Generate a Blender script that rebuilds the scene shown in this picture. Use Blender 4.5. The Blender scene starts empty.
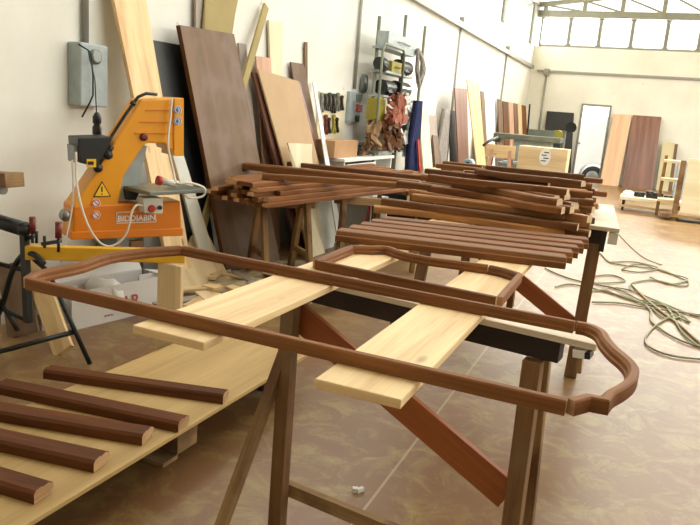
import bpy, bmesh, math, random
from mathutils import Vector, Matrix
random.seed(7)
rnd = random.uniform
C = bpy.context.scene.collection
V = Vector
# ---------------------------------------------------------------- camera model
F, CX, CY, EYE = 690.0, 350.0, 262.5, 1.55
yaw, pit, rol = map(math.radians, (22.1, 12.33, 4.68))
fw = V((-math.sin(yaw)*math.cos(pit), math.cos(yaw)*math.cos(pit), -math.sin(pit)))
rt = V((math.cos(yaw), math.sin(yaw), 0))
up = rt.cross(fw)
R2 = rt*math.cos(rol) + up*math.sin(rol)
U2 = R2.cross(fw)
def W(u, v, x=None, y=None, z=None):
    """world point seen at a pixel on a plane x=, y= or z="""
    d = R2*(u-CX) + U2*(CY-v) + fw*F
    o = V((0, 0, EYE))
    if x is not None: t = (x-o.x)/d.x
    elif y is not None: t = (y-o.y)/d.y
    else: t = (z-o.z)/d.z
    return o + d*t
def WP(u, v, p0, n):
    d = R2*(u-CX) + U2*(CY-v) + fw*F
    o = V((0, 0, EYE))
    return o + d*((V(p0)-o).dot(n)/d.dot(n))
cam = bpy.data.cameras.new('camera'); co = bpy.data.objects.new('camera', cam); C.objects.link(co)
cam.sensor_width = 36; cam.lens = F*36/700; cam.clip_start = .05; cam.clip_end = 300
co.matrix_world = Matrix((R2, U2, -fw)).transposed().to_4x4(); co.location = (0, 0, EYE)
bpy.context.scene.camera = co
XL, YF, XR, YB = -3.7, 22.9, 9.5, -4.0
ZE = 5.42                                     # eaves
# ---------------------------------------------------------------- materials
def srgb(r, g, b):
    return tuple(((c/255)/12.92 if c/255 <= .04045 else ((c/255+.055)/1.055)**2.4) for c in (r, g, b))+(1,)
def newmat(name):
    m = bpy.data.materials.new(name); m.use_nodes = True
    nt = m.node_tree; b = nt.nodes['Principled BSDF']
    return m, nt, b
def N(nt, t, **k):
    n = nt.nodes.new(t)
    for a, v in k.items():
        if a.startswith('i_'): n.inputs[a[2:].replace('_', ' ')].default_value = v
        else: setattr(n, a, v)
    return n
def ramp(nt, fac, stops):
    r = nt.nodes.new('ShaderNodeValToRGB'); e = r.color_ramp.elements
    while len(e) < len(stops): e.new(.5)
    for s, (p, c) in zip(e, stops): s.position = p; s.color = c
    nt.links.new(fac, r.inputs[0]); return r.outputs[0]
def paint(name, col, rough=.5, metal=0., var=.08, scale=6., bump=0.):
    m, nt, b = newmat(name); L = nt.links
    tc = N(nt, 'ShaderNodeTexCoord'); no = N(nt, 'ShaderNodeTexNoise', i_Scale=scale, i_Detail=5.)
    L.new(tc.outputs['Object'], no.inputs['Vector'])
    c = srgb(*col); d = tuple(x*(1-var*2) for x in c[:3])+(1,); e = tuple(min(1, x*(1+var)) for x in c[:3])+(1,)
    L.new(ramp(nt, no.outputs['Fac'], [(.3, d), (.7, e)]), b.inputs['Base Color'])
    b.inputs['Roughness'].default_value = rough; b.inputs['Metallic'].default_value = metal
    if bump:
        bp = N(nt, 'ShaderNodeBump', i_Strength=bump, i_Distance=.01)
        L.new(no.outputs['Fac'], bp.inputs['Height']); L.new(bp.outputs[0], b.inputs['Normal'])
    return m
def wood(name, dark, light, rough=.55, gs=1., dirt=None, knots=False, spec=.35):
    """grain runs along UV.x (metres)"""
    m, nt, b = newmat(name); L = nt.links
    uv = N(nt, 'ShaderNodeUVMap')
    oi = N(nt, 'ShaderNodeObjectInfo')
    ad = N(nt, 'ShaderNodeVectorMath', operation='ADD'); sc = N(nt, 'ShaderNodeVectorMath', operation='SCALE'); sc.inputs['Scale'].default_value = 9.
    cv = N(nt, 'ShaderNodeCombineXYZ')
    L.new(oi.outputs['Random'], cv.inputs[0]); L.new(oi.outputs['Random'], cv.inputs[1]); L.new(oi.outputs['Random'], cv.inputs[2])
    L.new(cv.outputs[0], sc.inputs[0]); L.new(uv.outputs[0], ad.inputs[0]); L.new(sc.outputs[0], ad.inputs[1])
    mp = N(nt, 'ShaderNodeMapping'); mp.inputs['Scale'].default_value = (1.0*gs, 14*gs, 1)
    L.new(ad.outputs[0], mp.inputs[0])
    n1 = N(nt, 'ShaderNodeTexNoise', i_Scale=1., i_Detail=6., i_Distortion=.6); L.new(mp.outputs[0], n1.inputs['Vector'])
    mp2 = N(nt, 'ShaderNodeMapping'); mp2.inputs['Scale'].default_value = (6*gs, 180*gs, 1); L.new(ad.outputs[0], mp2.inputs[0])
    n2 = N(nt, 'ShaderNodeTexNoise', i_Scale=1., i_Detail=3.); L.new(mp2.outputs[0], n2.inputs['Vector'])
    mx = N(nt, 'ShaderNodeMath', operation='MULTIPLY_ADD'); mx.inputs[1].default_value = .35
    L.new(n2.outputs['Fac'], mx.inputs[0]); L.new(n1.outputs['Fac'], mx.inputs[2])
    cd, cl = srgb(*dark), srgb(*light)
    col = ramp(nt, mx.outputs[0], [(.45, cd), (.85, cl)])
    if knots:
        mk = N(nt, 'ShaderNodeMapping'); mk.inputs['Scale'].default_value = (2.6, 7, 1); L.new(ad.outputs[0], mk.inputs[0])
        vo = N(nt, 'ShaderNodeTexVoronoi', i_Scale=1.); L.new(mk.outputs[0], vo.inputs['Vector'])
        k = ramp(nt, vo.outputs['Distance'], [(.05, (1, 1, 1, 1)), (.13, (0, 0, 0, 1))])
        mc = N(nt, 'ShaderNodeMixRGB'); mc.inputs[2].default_value = tuple(x*.45 for x in cd[:3])+(1,)
        L.new(k, mc.inputs[0]); L.new(col, mc.inputs[1]); col = mc.outputs[0]
    if dirt:
        n3 = N(nt, 'ShaderNodeTexNoise', i_Scale=4., i_Detail=5.); L.new(ad.outputs[0], n3.inputs['Vector'])
        k = ramp(nt, n3.outputs['Fac'], [(.48, (0, 0, 0, 1)), (.68, (1, 1, 1, 1))])
        mc = N(nt, 'ShaderNodeMixRGB'); mc.inputs[2].default_value = srgb(*dirt)
        L.new(k, mc.inputs[0]); L.new(col, mc.inputs[1]); col = mc.outputs[0]
    L.new(col, b.inputs['Base Color']); b.inputs['Roughness'].default_value = rough
    b.inputs['Specular IOR Level'].default_value = spec
    bp = N(nt, 'ShaderNodeBump', i_Strength=.15, i_Distance=.003)
    L.new(mx.outputs[0], bp.inputs['Height']); L.new(bp.outputs[0], b.inputs['Normal'])
    return m
M = {}
M['mould'] = wood('brown_moulding', (96, 58, 29), (128, 84, 46), .6, spec=.2)
M['mould2'] = wood('reddish_moulding', (104, 62, 31), (138, 90, 50), .6, spec=.2)
M['mould3'] = wood('dark_moulding', (78, 47, 25), (110, 72, 40), .6, spec=.2)
M['mould4'] = wood('light_moulding', (134, 88, 48), (172, 122, 74), .6, spec=.2)
M['walnut'] = wood('walnut_stained', (66, 34, 14), (102, 58, 27), .55, spec=.2)
M['endgrain'] = wood('sawn_end', (150, 112, 78), (196, 160, 118), .8, gs=2)
M['endpale'] = wood('pale_sawn_end', (190, 160, 120), (222, 200, 165), .8, gs=2)
M['pine'] = wood('fresh_pine', (205, 168, 120), (236, 208, 160), .6, knots=True)
M['pine2'] = wood('yellow_pine', (190, 155, 105), (228, 200, 150), .6, knots=True)
M['oldpine'] = wood('old_pine', (110, 84, 52), (160, 128, 86), .75, dirt=(96, 66, 44))
M['redboard'] = wood('orange_brown_board', (122, 62, 26), (160, 92, 46), .5)
M['leg'] = wood('brown_leg', (86, 58, 34), (130, 94, 58), .6, dirt=(122, 98, 66))
M['black_beam'] = wood('black_beam', (26, 20, 18), (48, 36, 30), .7, dirt=(62, 44, 34))
M['dusty_top'] = wood('dusty_batten', (196, 180, 156), (222, 208, 186), .8)
M['ply'] = wood('plywood', (158, 128, 80), (188, 158, 106), .65, gs=.5)
M['bigbrown'] = wood('brown_veneer', (94, 70, 48), (120, 92, 66), .55, gs=.35, dirt=(120, 96, 82))
M['mdf'] = paint('mdf', (186, 156, 120), .75, var=.04, scale=3)
M['khaki'] = paint('khaki_board', (160, 142, 88), .7, var=.05, scale=3)
M['tan'] = wood('tan_board', (204, 166, 134), (224, 190, 160), .6, gs=.5)
M['beige'] = paint('beige_board', (196, 184, 148), .7, var=.04, scale=3)
M['cream'] = wood('cream_board', (214, 200, 165), (232, 220, 190), .7, gs=.6)
M['paleboard'] = wood('pale_board', (196, 170, 128), (224, 200, 160), .7, gs=.6)
M['pinkboard'] = wood('pinkish_board', (176, 132, 108), (206, 166, 140), .6, gs=.6)
M['darkpanel'] = paint('black_panel', (30, 30, 32), .45, var=.1)
M['brownpanel'] = wood('brown_panel', (96, 62, 50), (134, 94, 78), .35, gs=.5)
M['greyboard'] = wood('grey_board', (140, 128, 118), (172, 160, 148), .7, gs=.6)
M['white'] = paint('white_paint', (226, 226, 220), .5, var=.03)
M['offwhite'] = paint('offwhite', (205, 203, 192), .6, var=.05)
M['greypaint'] = paint('grey_paint', (158, 168, 168), .5, var=.08, scale=14)
M['greymetal'] = paint('grey_metal', (128, 132, 128), .4, .6, var=.1)
M['steel'] = paint('steel', (150, 152, 150), .35, .9, var=.1)
M['table_steel'] = paint('machine_table', (118, 122, 112), .38, .5, var=.1)
M['rackgreen'] = paint('rack_green_grey', (120, 124, 108), .5, .3, var=.1)
M['black'] = paint('black_plastic', (24, 24, 26), .4, var=.15)
M['blackmetal'] = paint('black_metal', (34, 36, 36), .35, .3, var=.15)
M['rubber'] = paint('rubber', (32, 32, 32), .7)
M['orange'] = paint('orange_enamel', (226, 152, 26), .32, var=.05, scale=3)
M['orange2'] = paint('deep_orange_enamel', (216, 122, 16), .35, var=.06, scale=3)
M['yellow'] = paint('yellow_paint', (212, 160, 30), .5, var=.08)
M['olive'] = paint('olive_yellow', (150, 140, 50), .6)
M['red'] = paint('red_plastic', (176, 44, 34), .45)
M['darkred'] = paint('dark_red_grip', (104, 30, 24), .45)
M['navy'] = paint('navy_cloth', (32, 40, 84), .9, scale=20, bump=.4)
M['rustcloth'] = paint('rust_red_cloth', (158, 96, 78), .85, scale=20, bump=.4)
M['greycloth'] = paint('grey_cloth', (150, 144, 138), .9, scale=20, bump=.4)
M['cardboard'] = paint('cardboard', (176, 136, 98), .8, var=.05)
M['whitecard'] = paint('white_cardboard', (212, 208, 204), .7, var=.04, scale=3)
M['cable'] = paint('green_grey_cable', (124, 124, 86), .55, var=.12)
M['cable2'] = paint('tan_cable', (150, 130, 90), .55, var=.12)
M['whitecable'] = paint('white_cable', (222, 212, 196), .5)
M['greybulk'] = paint('grey_lamp', (120, 126, 122), .4)
M['debris'] = paint('offcuts', (176, 158, 124), .9, var=.15, scale=10, bump=.4)
M['conduit'] = paint('conduit', (150, 148, 140), .5, .2, var=.04)
M['trayc'] = paint('tray', (146, 144, 134), .5, .3, var=.05)
M['frame_steel'] = paint('frame_steel', (138, 138, 128), .5, .3, var=.05)
M['roof'] = paint('roof_panel', (214, 204, 150), .6, var=.05)
M['bluegrey'] = paint('bluegrey', (150, 172, 178), .5)
M['signyellow'] = paint('sign_yellow', (240, 190, 30), .4, var=.02)
M['signblue'] = paint('sign_blue', (90, 120, 170), .4, var=.02)
M['signred'] = paint('sign_red', (200, 60, 50), .4, var=.02)
M['ink'] = paint('red_ink', (176, 84, 84), .6, var=.02)
M['inkblack'] = paint('black_ink', (30, 28, 26), .6, var=.02)
M['vanwhite'] = paint('van_white', (236, 236, 236), .25, var=.01)
M['outside'] = paint('outside_ground', (190, 180, 168), .9)
def mk_wall():
    m, nt, b = newmat('precast_wall'); L = nt.links
    tc = N(nt, 'ShaderNodeTexCoord')
    n = N(nt, 'ShaderNodeTexNoise', i_Scale=1.3, i_Detail=7., i_Roughness=.6); L.new(tc.outputs['Object'], n.inputs['Vector'])
    c = ramp(nt, n.outputs['Fac'], [(.3, srgb(216, 214, 204)), (.7, srgb(230, 228, 220))])
    n2 = N(nt, 'ShaderNodeTexNoise', i_Scale=9., i_Detail=4.); L.new(tc.outputs['Object'], n2.inputs['Vector'])
    k = ramp(nt, n2.outputs['Fac'], [(.70, (0, 0, 0, 1)), (.78, (1, 1, 1, 1))])
    mc = N(nt, 'ShaderNodeMixRGB'); mc.inputs[2].default_value = srgb(190, 184, 168); L.new(k, mc.inputs[0]); L.new(c, mc.inputs[1])
    L.new(mc.outputs[0], b.inputs['Base Color']); b.inputs['Roughness'].default_value = .85
    bp = N(nt, 'ShaderNodeBump', i_Strength=.2, i_Distance=.01); L.new(n2.outputs['Fac'], bp.inputs['Height']); L.new(bp.outputs[0], b.inputs['Normal'])
    return m
M['wall'] = mk_wall()
def mk_floor():
    m, nt, b = newmat('dusty_concrete'); L = nt.links
    tc = N(nt, 'ShaderNodeTexCoord'); P = tc.outputs['Object']
    n1 = N(nt, 'ShaderNodeTexNoise', i_Scale=.55, i_Detail=6., i_Roughness=.6); L.new(P, n1.inputs['Vector'])
    base = ramp(nt, n1.outputs['Fac'], [(.32, srgb(110, 74, 44)), (.5, srgb(120, 87, 56)), (.7, srgb(130, 100, 66))])
    n2 = N(nt, 'ShaderNodeTexNoise', i_Scale=5.5, i_Detail=9., i_Roughness=.7, i_Distortion=.9); L.new(P, n2.inputs['Vector'])
    k = ramp(nt, n2.outputs['Fac'], [(.47, (0, 0, 0, 1)), (.66, (.75, .75, .75, 1))])
    mc = N(nt, 'ShaderNodeMixRGB'); mc.inputs[2].default_value = srgb(150, 132, 80); L.new(k, mc.inputs[0]); L.new(base, mc.inputs[1])
    n3 = N(nt, 'ShaderNodeTexNoise', i_Scale=1.7, i_Detail=5., i_Distortion=.8); L.new(P, n3.inputs['Vector'])
    k3 = ramp(nt, n3.outputs['Fac'], [(.56, (0, 0, 0, 1)), (.72, (.6, .6, .6, 1))])
    m2 = N(nt, 'ShaderNodeMixRGB'); m2.inputs[2].default_value = srgb(122, 72, 48); L.new(k3, m2.inputs[0]); L.new(mc.outputs[0], m2.inputs[1])
    vo = N(nt, 'ShaderNodeTexVoronoi', i_Scale=14.); L.new(P, vo.inputs['Vector'])
    k4 = ramp(nt, vo.outputs['Distance'], [(.03, (.5, .5, .5, 1)), (.07, (0, 0, 0, 1))])
    m3 = N(nt, 'ShaderNodeMixRGB'); m3.inputs[2].default_value = srgb(172, 148, 112); L.new(k4, m3.inputs[0]); L.new(m2.outputs[0], m3.inputs[1])
    # slab joints every 3 m across the hall
    sx = N(nt, 'ShaderNodeSeparateXYZ'); L.new(P, sx.inputs[0])
    ax = N(nt, 'ShaderNodeMath', operation='ADD'); ax.inputs[1].default_value = 100.0+JX; L.new(sx.outputs[0], ax.inputs[0])
    md = N(nt, 'ShaderNodeMath', operation='MODULO'); md.inputs[1].default_value = 2.5; L.new(ax.outputs[0], md.inputs[0])
    lt = N(nt, 'ShaderNodeMath', operation='LESS_THAN'); lt.inputs[1].default_value = .012; L.new(md.outputs[0], lt.inputs[0])
    ml = N(nt, 'ShaderNodeMath', operation='MULTIPLY'); ml.inputs[1].default_value = .55; L.new(lt.outputs[0], ml.inputs[0])
    m4 = N(nt, 'ShaderNodeMixRGB'); m4.inputs[2].default_value = srgb(176, 156, 122); L.new(ml.outputs[0], m4.inputs[0]); L.new(m3.outputs[0], m4.inputs[1])
    L.new(m4.outputs[0], b.inputs['Base Color']); b.inputs['Roughness'].default_value = .36
    b.inputs['Specular IOR Level'].default_value = .5
    bp = N(nt, 'ShaderNodeBump', i_Strength=.2, i_Distance=.006); L.new(n2.outputs['Fac'], bp.inputs['Height']); L.new(bp.outputs[0], b.inputs['Normal'])
    return m
JX = -((100 + W(420, 434, z=0).x) % 2.5) + 2.5
M['floor'] = mk_floor()
def mk_glass():
    m = bpy.data.materials.new('window_glass'); m.use_nodes = True; nt = m.node_tree; nt.nodes.clear()
    o = N(nt, 'ShaderNodeOutputMaterial'); mx = N(nt, 'ShaderNodeMixShader'); mx.inputs[0].default_value = .06
    t = N(nt, 'ShaderNodeBsdfTransparent'); t.inputs[0].default_value = (.97, .98, .97, 1); g = N(nt, 'ShaderNodeBsdfGlossy'); g.inputs['Roughness'].default_value = .05
    nt.links.new(t.outputs[0], mx.inputs[1]); nt.links.new(g.outputs[0], mx.inputs[2]); nt.links.new(mx.outputs[0], o.inputs[0]); return m
M['glass'] = mk_glass()
# ---------------------------------------------------------------- mesh builder
class MB:
    def __init__(s): s.bm = bmesh.new(); s.uv = s.bm.loops.layers.uv.new('UVMap')
    def face(s, pts, uvs=None, mi=0, smooth=False):
        f = s.bm.faces.new([s.bm.verts.new(p) for p in pts]); f.material_index = mi; f.smooth = smooth
        if uvs:
            for l, q in zip(f.loops, uvs): l[s.uv].uv = q
        return f
    def sweep(s, pts, prof, upv=(0, 0, 1), closed=False, cap=1, smooth=False):
        """profile (across, up) swept along a polyline with mitred corners"""
        pts = [V(p) for p in pts]; n = len(pts); upv = V(upv)
        rings = []; dist = 0; us = []
        for i, p in enumerate(pts):
            a = pts[i-1] if (i or closed) else None; b = pts[(i+1) % n] if (i < n-1 or closed) else None
            d1 = (p-a).normalized() if a is not None else None; d2 = (b-p).normalized() if b is not None else None
            d = ((d1 or d2)+(d2 or d1)).normalized()
            sd = d.cross(upv).normalized(); u3 = sd.cross(d).normalized()
            k = 1.0
            if d1 and d2: k = min(2.0, 1/max(.3, d.dot(d1)))
            rings.append([s.bm.verts.new(p + sd*(q[0]*k) + u3*q[1]) for q in prof])
            if i: dist += (p-pts[i-1]).length
            us.append(dist)
        if closed: rings.append(rings[0]); us.append(dist+(pts[0]-pts[-1]).length)
        m = len(prof); off = rnd(0, 5); cum = [0]
        for j in range(m): cum.append(cum[-1]+math.dist(prof[j], prof[(j+1) % m]))
        for i in range(len(rings)-1):
            for j in range(m):
                j2 = (j+1) % m
                f = s.bm.faces.new((rings[i][j], rings[i][j2], rings[i+1][j2], rings[i+1][j])); f.smooth = smooth
                for l, q in zip(f.loops, ((us[i], cum[j]+off), (us[i], cum[j+1]+off), (us[i+1], cum[j+1]+off), (us[i+1], cum[j]+off))): l[s.uv].uv = q
        if not closed:
            for r in (rings[0][::-1], rings[-1]):
                f = s.bm.faces.new(r); f.material_index = cap
                for l, q in zip(f.loops, prof): l[s.uv].uv = (q[0], q[1])
        return s
    def bar(s, p0, p1, w, t, upv=(0, 0, 1), cap=0):
        """bar centred on p0-p1, w across, t along upv"""
        return s.sweep([p0, p1], [(-w/2, -t/2), (w/2, -t/2), (w/2, t/2), (-w/2, t/2)], upv, cap=cap)
    def box(s, c, size, rz=0., mi=0):
        c = V(c); x, y, z = size; r = Matrix.Rotation(rz, 3, 'Z')
        ax = 0 if x >= y and x >= z else (1 if y >= z else 2)
        e = [V((1, 0, 0)), V((0, 1, 0)), V((0, 0, 1))]
        d = r @ e[ax]; h = size[ax]/2
        u = V((0, 0, 1)) if ax != 2 else r @ V((0, 1, 0))
        sd = d.cross(u).normalized()
        def ext(vec): return sum(abs((r @ e[i]).dot(vec))*size[i] for i in range(3))
        s.bar(c-d*h, c+d*h, size[{0: 1, 1: 0, 2: 0}[ax]], size[{0: 2, 1: 2, 2: 1}[ax]], u, cap=mi)
        if mi:
            s.bm.faces.ensure_lookup_table()
            for f in s.bm.faces[-6:]: f.material_index = mi
        return s
    def prism(s, pts, vec, mi=0):
        pts = [V(p) for p in pts]; vec = V(vec); n = len(pts)
        a = [s.bm.verts.new(p) for p in pts]; b = [s.bm.verts.new(p+vec) for p in pts]
        ux = (pts[1]-pts[0]).normalized(); nn = vec.normalized(); uy = nn.cross(ux)
        def q(p): p = p-pts[0]; return (p.dot(ux), p.dot(uy))
        fs = [s.bm.faces.new(a[::-1]), s.bm.faces.new(b)]
        for f, ps in ((fs[0], pts[::-1]), (fs[1], pts)):
            for l, p in zip(f.loops, ps): l[s.uv].uv = q(p)
        for i in range(n):
            j = (i+1) % n; f = s.bm.faces.new((a[i], a[j], b[j], b[i])); fs.append(f)
            L = (pts[j]-pts[i]).length
            for l, w in zip(f.loops, ((0, 0), (L, 0), (L, vec.length), (0, vec.length))): l[s.uv].uv = w
        for f in fs: f.material_index = mi
        return s
    def tube(s, pts, r, seg=8, mi=0, closed=False):
        pts = [V(p) for p in pts]
        d = (pts[-1]-pts[0]); u = V((0, 0, 1)) if (d.length < 1e-6 or abs(d.normalized().z) < .8) else V((0, 1, .1))
        prof = [(r*math.cos(2*math.pi*k/seg), r*math.sin(2*math.pi*k/seg)) for k in range(seg)]
        n = len(pts); rings = []; pu = None
        for i, p in enumerate(pts):
            a = pts[i-1] if (i or closed) else p; b = pts[(i+1) % n] if (i < n-1 or closed) else p
            t = (b-a).normalized()
            if pu is None: pu = u-t*u.dot(t)
            else: pu = pu-t*pu.dot(t)
            if pu.length < 1e-4: pu = t.orthogonal()
            pu.normalize(); sd = t.cross(pu)
            rings.append([s.bm.verts.new(p+sd*q[0]+pu*q[1]) for q in prof])
        if closed: rings.append(rings[0])
        for i in range(len(rings)-1):
            for j in range(seg):
                k = (j+1) % seg; f = s.bm.faces.new((rings[i][j], rings[i][k], rings[i+1][k], rings[i+1][j])); f.smooth = True; f.material_index = mi
        if not closed:
            for r_ in (rings[0][::-1], rings[-1]): f = s.bm.faces.new(r_); f.material_index = mi
        return s
    def lathe(s, base, axis, prof, seg=20, mi=0, smooth=True):
        """prof = (radius, height) along axis"""
        base = V(base); ax = V(axis).normalized(); a = ax.orthogonal().normalized(); b = ax.cross(a)
        rings = [[s.bm.verts.new(base+ax*h+(a*math.cos(2*math.pi*k/seg)+b*math.sin(2*math.pi*k/seg))*max(r, 1e-4)) for k in range(seg)] for r, h in prof]
        for i in range(len(rings)-1):
            for j in range(seg):
                k = (j+1) % seg; f = s.bm.faces.new((rings[i][j], rings[i][k], rings[i+1][k], rings[i+1][j])); f.smooth = smooth; f.material_index = mi
        for r_ in (rings[0][::-1], rings[-1]): f = s.bm.faces.new(r_); f.material_index = mi
        return s
    def cyl(s, p0, p1, r, r1=None, seg=18, mi=0):
        d = V(p1)-V(p0); return s.lathe(p0, d, [(r, 0), (r if r1 is None else r1, d.length)], seg, mi, smooth=False)
    def blob(s, c, rad, mi=0, jit=.12, seed=None, sub=2):
        R = random.Random(seed if seed is not None else random.random())
        tmp = bmesh.new(); bmesh.ops.create_icosphere(tmp, subdivisions=sub, radius=1)
        mp = {}
        for v in tmp.verts:
            k = 1+R.uniform(-jit, jit); mp[v.index] = s.bm.verts.new(V(c)+V((v.co.x*rad[0], v.co.y*rad[1], v.co.z*rad[2]))*k)
        for f in tmp.faces:
            g = s.bm.faces.new([mp[v.index] for v in f.verts]); g.smooth = True; g.material_index = mi
        tmp.free(); return s
def world_loc(o):
    l = V((0, 0, 0))
    while o is not None: l = l+o.location; o = o.parent
    return l
def part(name, mb, mats, parent=None, bevel=0., label=None, origin=None, smooth=False):
    if not isinstance(mats, (list, tuple)): mats = [mats]
    bm = mb.bm
    bmesh.ops.recalc_face_normals(bm, faces=bm.faces)
    me = bpy.data.meshes.new(name)
    if parent is not None: org = world_loc(parent)
    elif origin is not None: org = V(origin)
    else:
        xs = [v.co for v in bm.verts]
        org = V((sum(v.x for v in xs)/len(xs), sum(v.y for v in xs)/len(xs), min(v.z for v in xs)))
    for v in bm.verts: v.co -= org
    bm.to_mesh(me); bm.free()
    for m in mats: me.materials.append(m)
    o = bpy.data.objects.new(name, me); C.objects.link(o)
    if parent is not None: o.parent = parent
    else: o.location = org
    if bevel:
        b = o.modifiers.new('bevel', 'BEVEL'); b.width = bevel; b.segments = 2; b.limit_method = 'ANGLE'
    if label: o['label'] = label
    return o
def thing(name, label, cat, loc, group=None):
    o = bpy.data.objects.new(name, None); C.objects.link(o); o.location = loc; o.empty_display_size = .1
    o['label'] = label; o['category'] = cat; o['kind'] = 'thing'
    if group: o['group'] = group
    return o
def solo(name, mb, mats, label, cat, group=None, bevel=0., kind=None):
    o = part(name, mb, mats, None, bevel)
    o['label'] = label; o['category'] = cat
    if group: o['group'] = group
    o['kind'] = kind or 'thing'
    return o
def struct(name, mb, mats, parent=None, origin=(0, 0, 0)):
    o = part(name, mb, mats, parent, 0, None, origin)
    if parent is None: o['kind'] = 'structure'
    return o
def text(name, s, size, origin, xdir, nrm, mat, parent, ext=.001, bold=False):
    cu = bpy.data.curves.new(name, 'FONT'); cu.body = s; cu.size = size; cu.extrude = ext; cu.align_x = 'LEFT'
    if bold: cu.offset = size*.018
    t = bpy.data.objects.new(name+'_tmp', cu); C.objects.link(t)
    dg = bpy.context.evaluated_depsgraph_get(); me = bpy.data.meshes.new_from_object(t.evaluated_get(dg))
    bpy.data.objects.remove(t); me.name = name
    x = V(xdir).normalized(); n = V(nrm).normalized(); y = n.cross(x)
    mt = Matrix((x, y, n)).transposed().to_4x4(); mt.translation = V(origin)-world_loc(parent)
    me.transform(mt); me.materials.clear(); me.materials.append(mat)
    o = bpy.data.objects.new(name, me); C.objects.link(o); o.parent = parent; return o

# ================================================================ SETTING
Z3 = V((0, 0, 1))
m = MB(); m.box(((XL+XR)/2, (YB+YF)/2, -.1), (XR-XL+.6, YF-YB+.6, .2)); struct('floor', m, M['floor'])
m = MB(); m.box((0, YF+10.35, -.12), (40, 20, .2)); struct('ground_outside', m, M['outside'])
# left wall with window strip
ZS, ZT = 3.96, 5.2
m = MB(); t = .3
m.box((XL-t/2, (YB+YF)/2, ZS/2), (t, YF-YB+.6, ZS)); m.box((XL-t/2, (YB+YF)/2, (ZT+ZE)/2), (t, YF-YB+.6, ZE-ZT))
YC = [0.37+4.42*k for k in range(-1, 6)]           # column lines of the strip window
struct('wall_left', m, M['wall'])
m = MB()
m.box((XR+t/2, (YB+YF)/2, ZS/2), (t, YF-YB+.6, ZS)); m.box((XR+t/2, (YB+YF)/2, (ZT+ZE)/2), (t, YF-YB+.6, ZE-ZT)); struct('wall_right', m, M['wall'])
m = MB(); m.box(((XL+XR)/2, YB-t/2, 3), (XR-XL, t, 6)); struct('wall_front', m, M['wall'])
# far wall: door hole, window band
dx0, dx1 = W(575, 150, y=YF).x, W(612, 106, y=YF).x
dz = W(590, 104, y=YF).z
bz = W(620, 49, y=YF).z - .01
m = MB()
m.box(((XL+dx0)/2, YF+t/2, bz/2), (dx0-XL, t, bz)); m.box(((dx1+XR)/2, YF+t/2, bz/2), (XR-dx1, t, bz))
m.box(((dx0+dx1)/2, YF+t/2, (dz+bz)/2), (dx1-dx0, t, bz-dz)); struct('wall_back', m, M['wall'])
# roof
xm = (XL+XR)/2; zr = ZE+.11*(xm-XL)+.5
m = MB()
for a, b in ((XL-.3, xm), (XR+.3, xm)):
    pa = V((a, 0, ZE)); pb = V((b, 0, zr))
    m.prism([(a, YB-.3, ZE+.02), (b, YB-.3, zr), (b, YB-.3, zr+.15), (a, YB-.3, ZE+.17)], (0, 6+1.3, 0))
    m.prism([(a, 9.5, ZE+.02), (b, 9.5, zr), (b, 9.5, zr+.15), (a, 9.5, ZE+.17)], (0, 3.5, 0))
    m.prism([(a, 15.5, ZE+.02), (b, 15.5, zr), (b, 15.5, zr+.15), (a, 15.5, ZE+.17)], (0, 7.8, 0))
struct('ceiling', m, M['roof'])
m = MB()
for y0, y1 in ((3.3, 9.5), (13.0, 15.5)):
    for a, b in ((XL-.3, xm), (XR+.3, xm)):
        m.prism([(a, y0, ZE+.06), (b, y0, zr+.04), (b, y0, zr+.06), (a, y0, ZE+.08)], (0, y1-y0, 0))
sk = struct('window_1', m, M['glass'])
# windows, left strip: one per bay
wn = 2
def strip(xw, sgn, wn):
    for k in range(len(YC)-1):
        a, b = YC[k]+.09, YC[k+1]-.09
        fr = MB()
        for z in (ZS+.025, ZT-.025): fr.box((xw, (a+b)/2, z), (.06, b-a, .05))
        for j in range(5):
            fr.box((xw, a+.035+(b-a-.07)*j/4, (ZS+ZT)/2), (.08, .07, ZT-ZS-.1))
        o = struct('window_%d' % wn, fr, M['frame_steel'])
        g = MB(); g.box((xw, (a+b)/2, (ZS+ZT)/2), (.008, b-a-.02, ZT-ZS-.04)); part('glass', g, M['glass'], o)
        wn += 1
    return wn
wn = strip(XL-.12, 1, wn); wn = strip(XR+.12, -1, wn)
m = MB()
for y in YC:
    for x in (XL-.1, XR+.1): m.box((x, y, (ZS+ZT)/2), (.2, .18, ZT-ZS))
for y0, y1 in ((YB-.3, YC[0]-.09), (YC[-1]+.09, YF+.3)):
    for x in (XL-.15, XR+.15):
        if y1-y0 > .05: m.box((x, (y0+y1)/2, (ZS+ZT)/2), (.3, y1-y0, ZT-ZS))
struct('trim_1', m, M['frame_steel'])
# far window band
zt = W(620, 17, y=YF).z
us = [538, 569.5, 600, 632.5, 667.5]
xs = [W(u, 32, y=YF).x for u in us]; st = xs[2]-xs[1]
while xs[-1]+st < XR: xs.append(xs[-1]+st)
xs.append(XR)
xs[0] = XL+.12
for k in range(len(xs)-1):
    a, b = xs[k], xs[k+1]; fr = MB()
    for z in (bz+.03, zt-.03): fr.box(((a+b)/2, YF+.1, z), (b-a, .08, .07))
    for x in (a+.025, b-.025): fr.box((x, YF+.1, (bz+zt)/2), (.055, .08, zt-bz-.12))
    # rounded corner gussets
    for x, sx in ((a+.05, 1), (b-.05, -1)):
        for z, sz in ((bz+.06, 1), (zt-.06, -1)):
            fr.prism([(x, YF+.07, z), (x+sx*.05, YF+.07, z), (x, YF+.07, z+sz*.05)], (0, .06, 0))
    o = struct('window_%d' % wn, fr, M['frame_steel']); wn += 1
    g = MB(); g.box(((a+b)/2, YF+.13, (bz+zt)/2), (b-a-.05, .008, zt-bz-.05)); part('glass', g, M['glass'], o)
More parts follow.
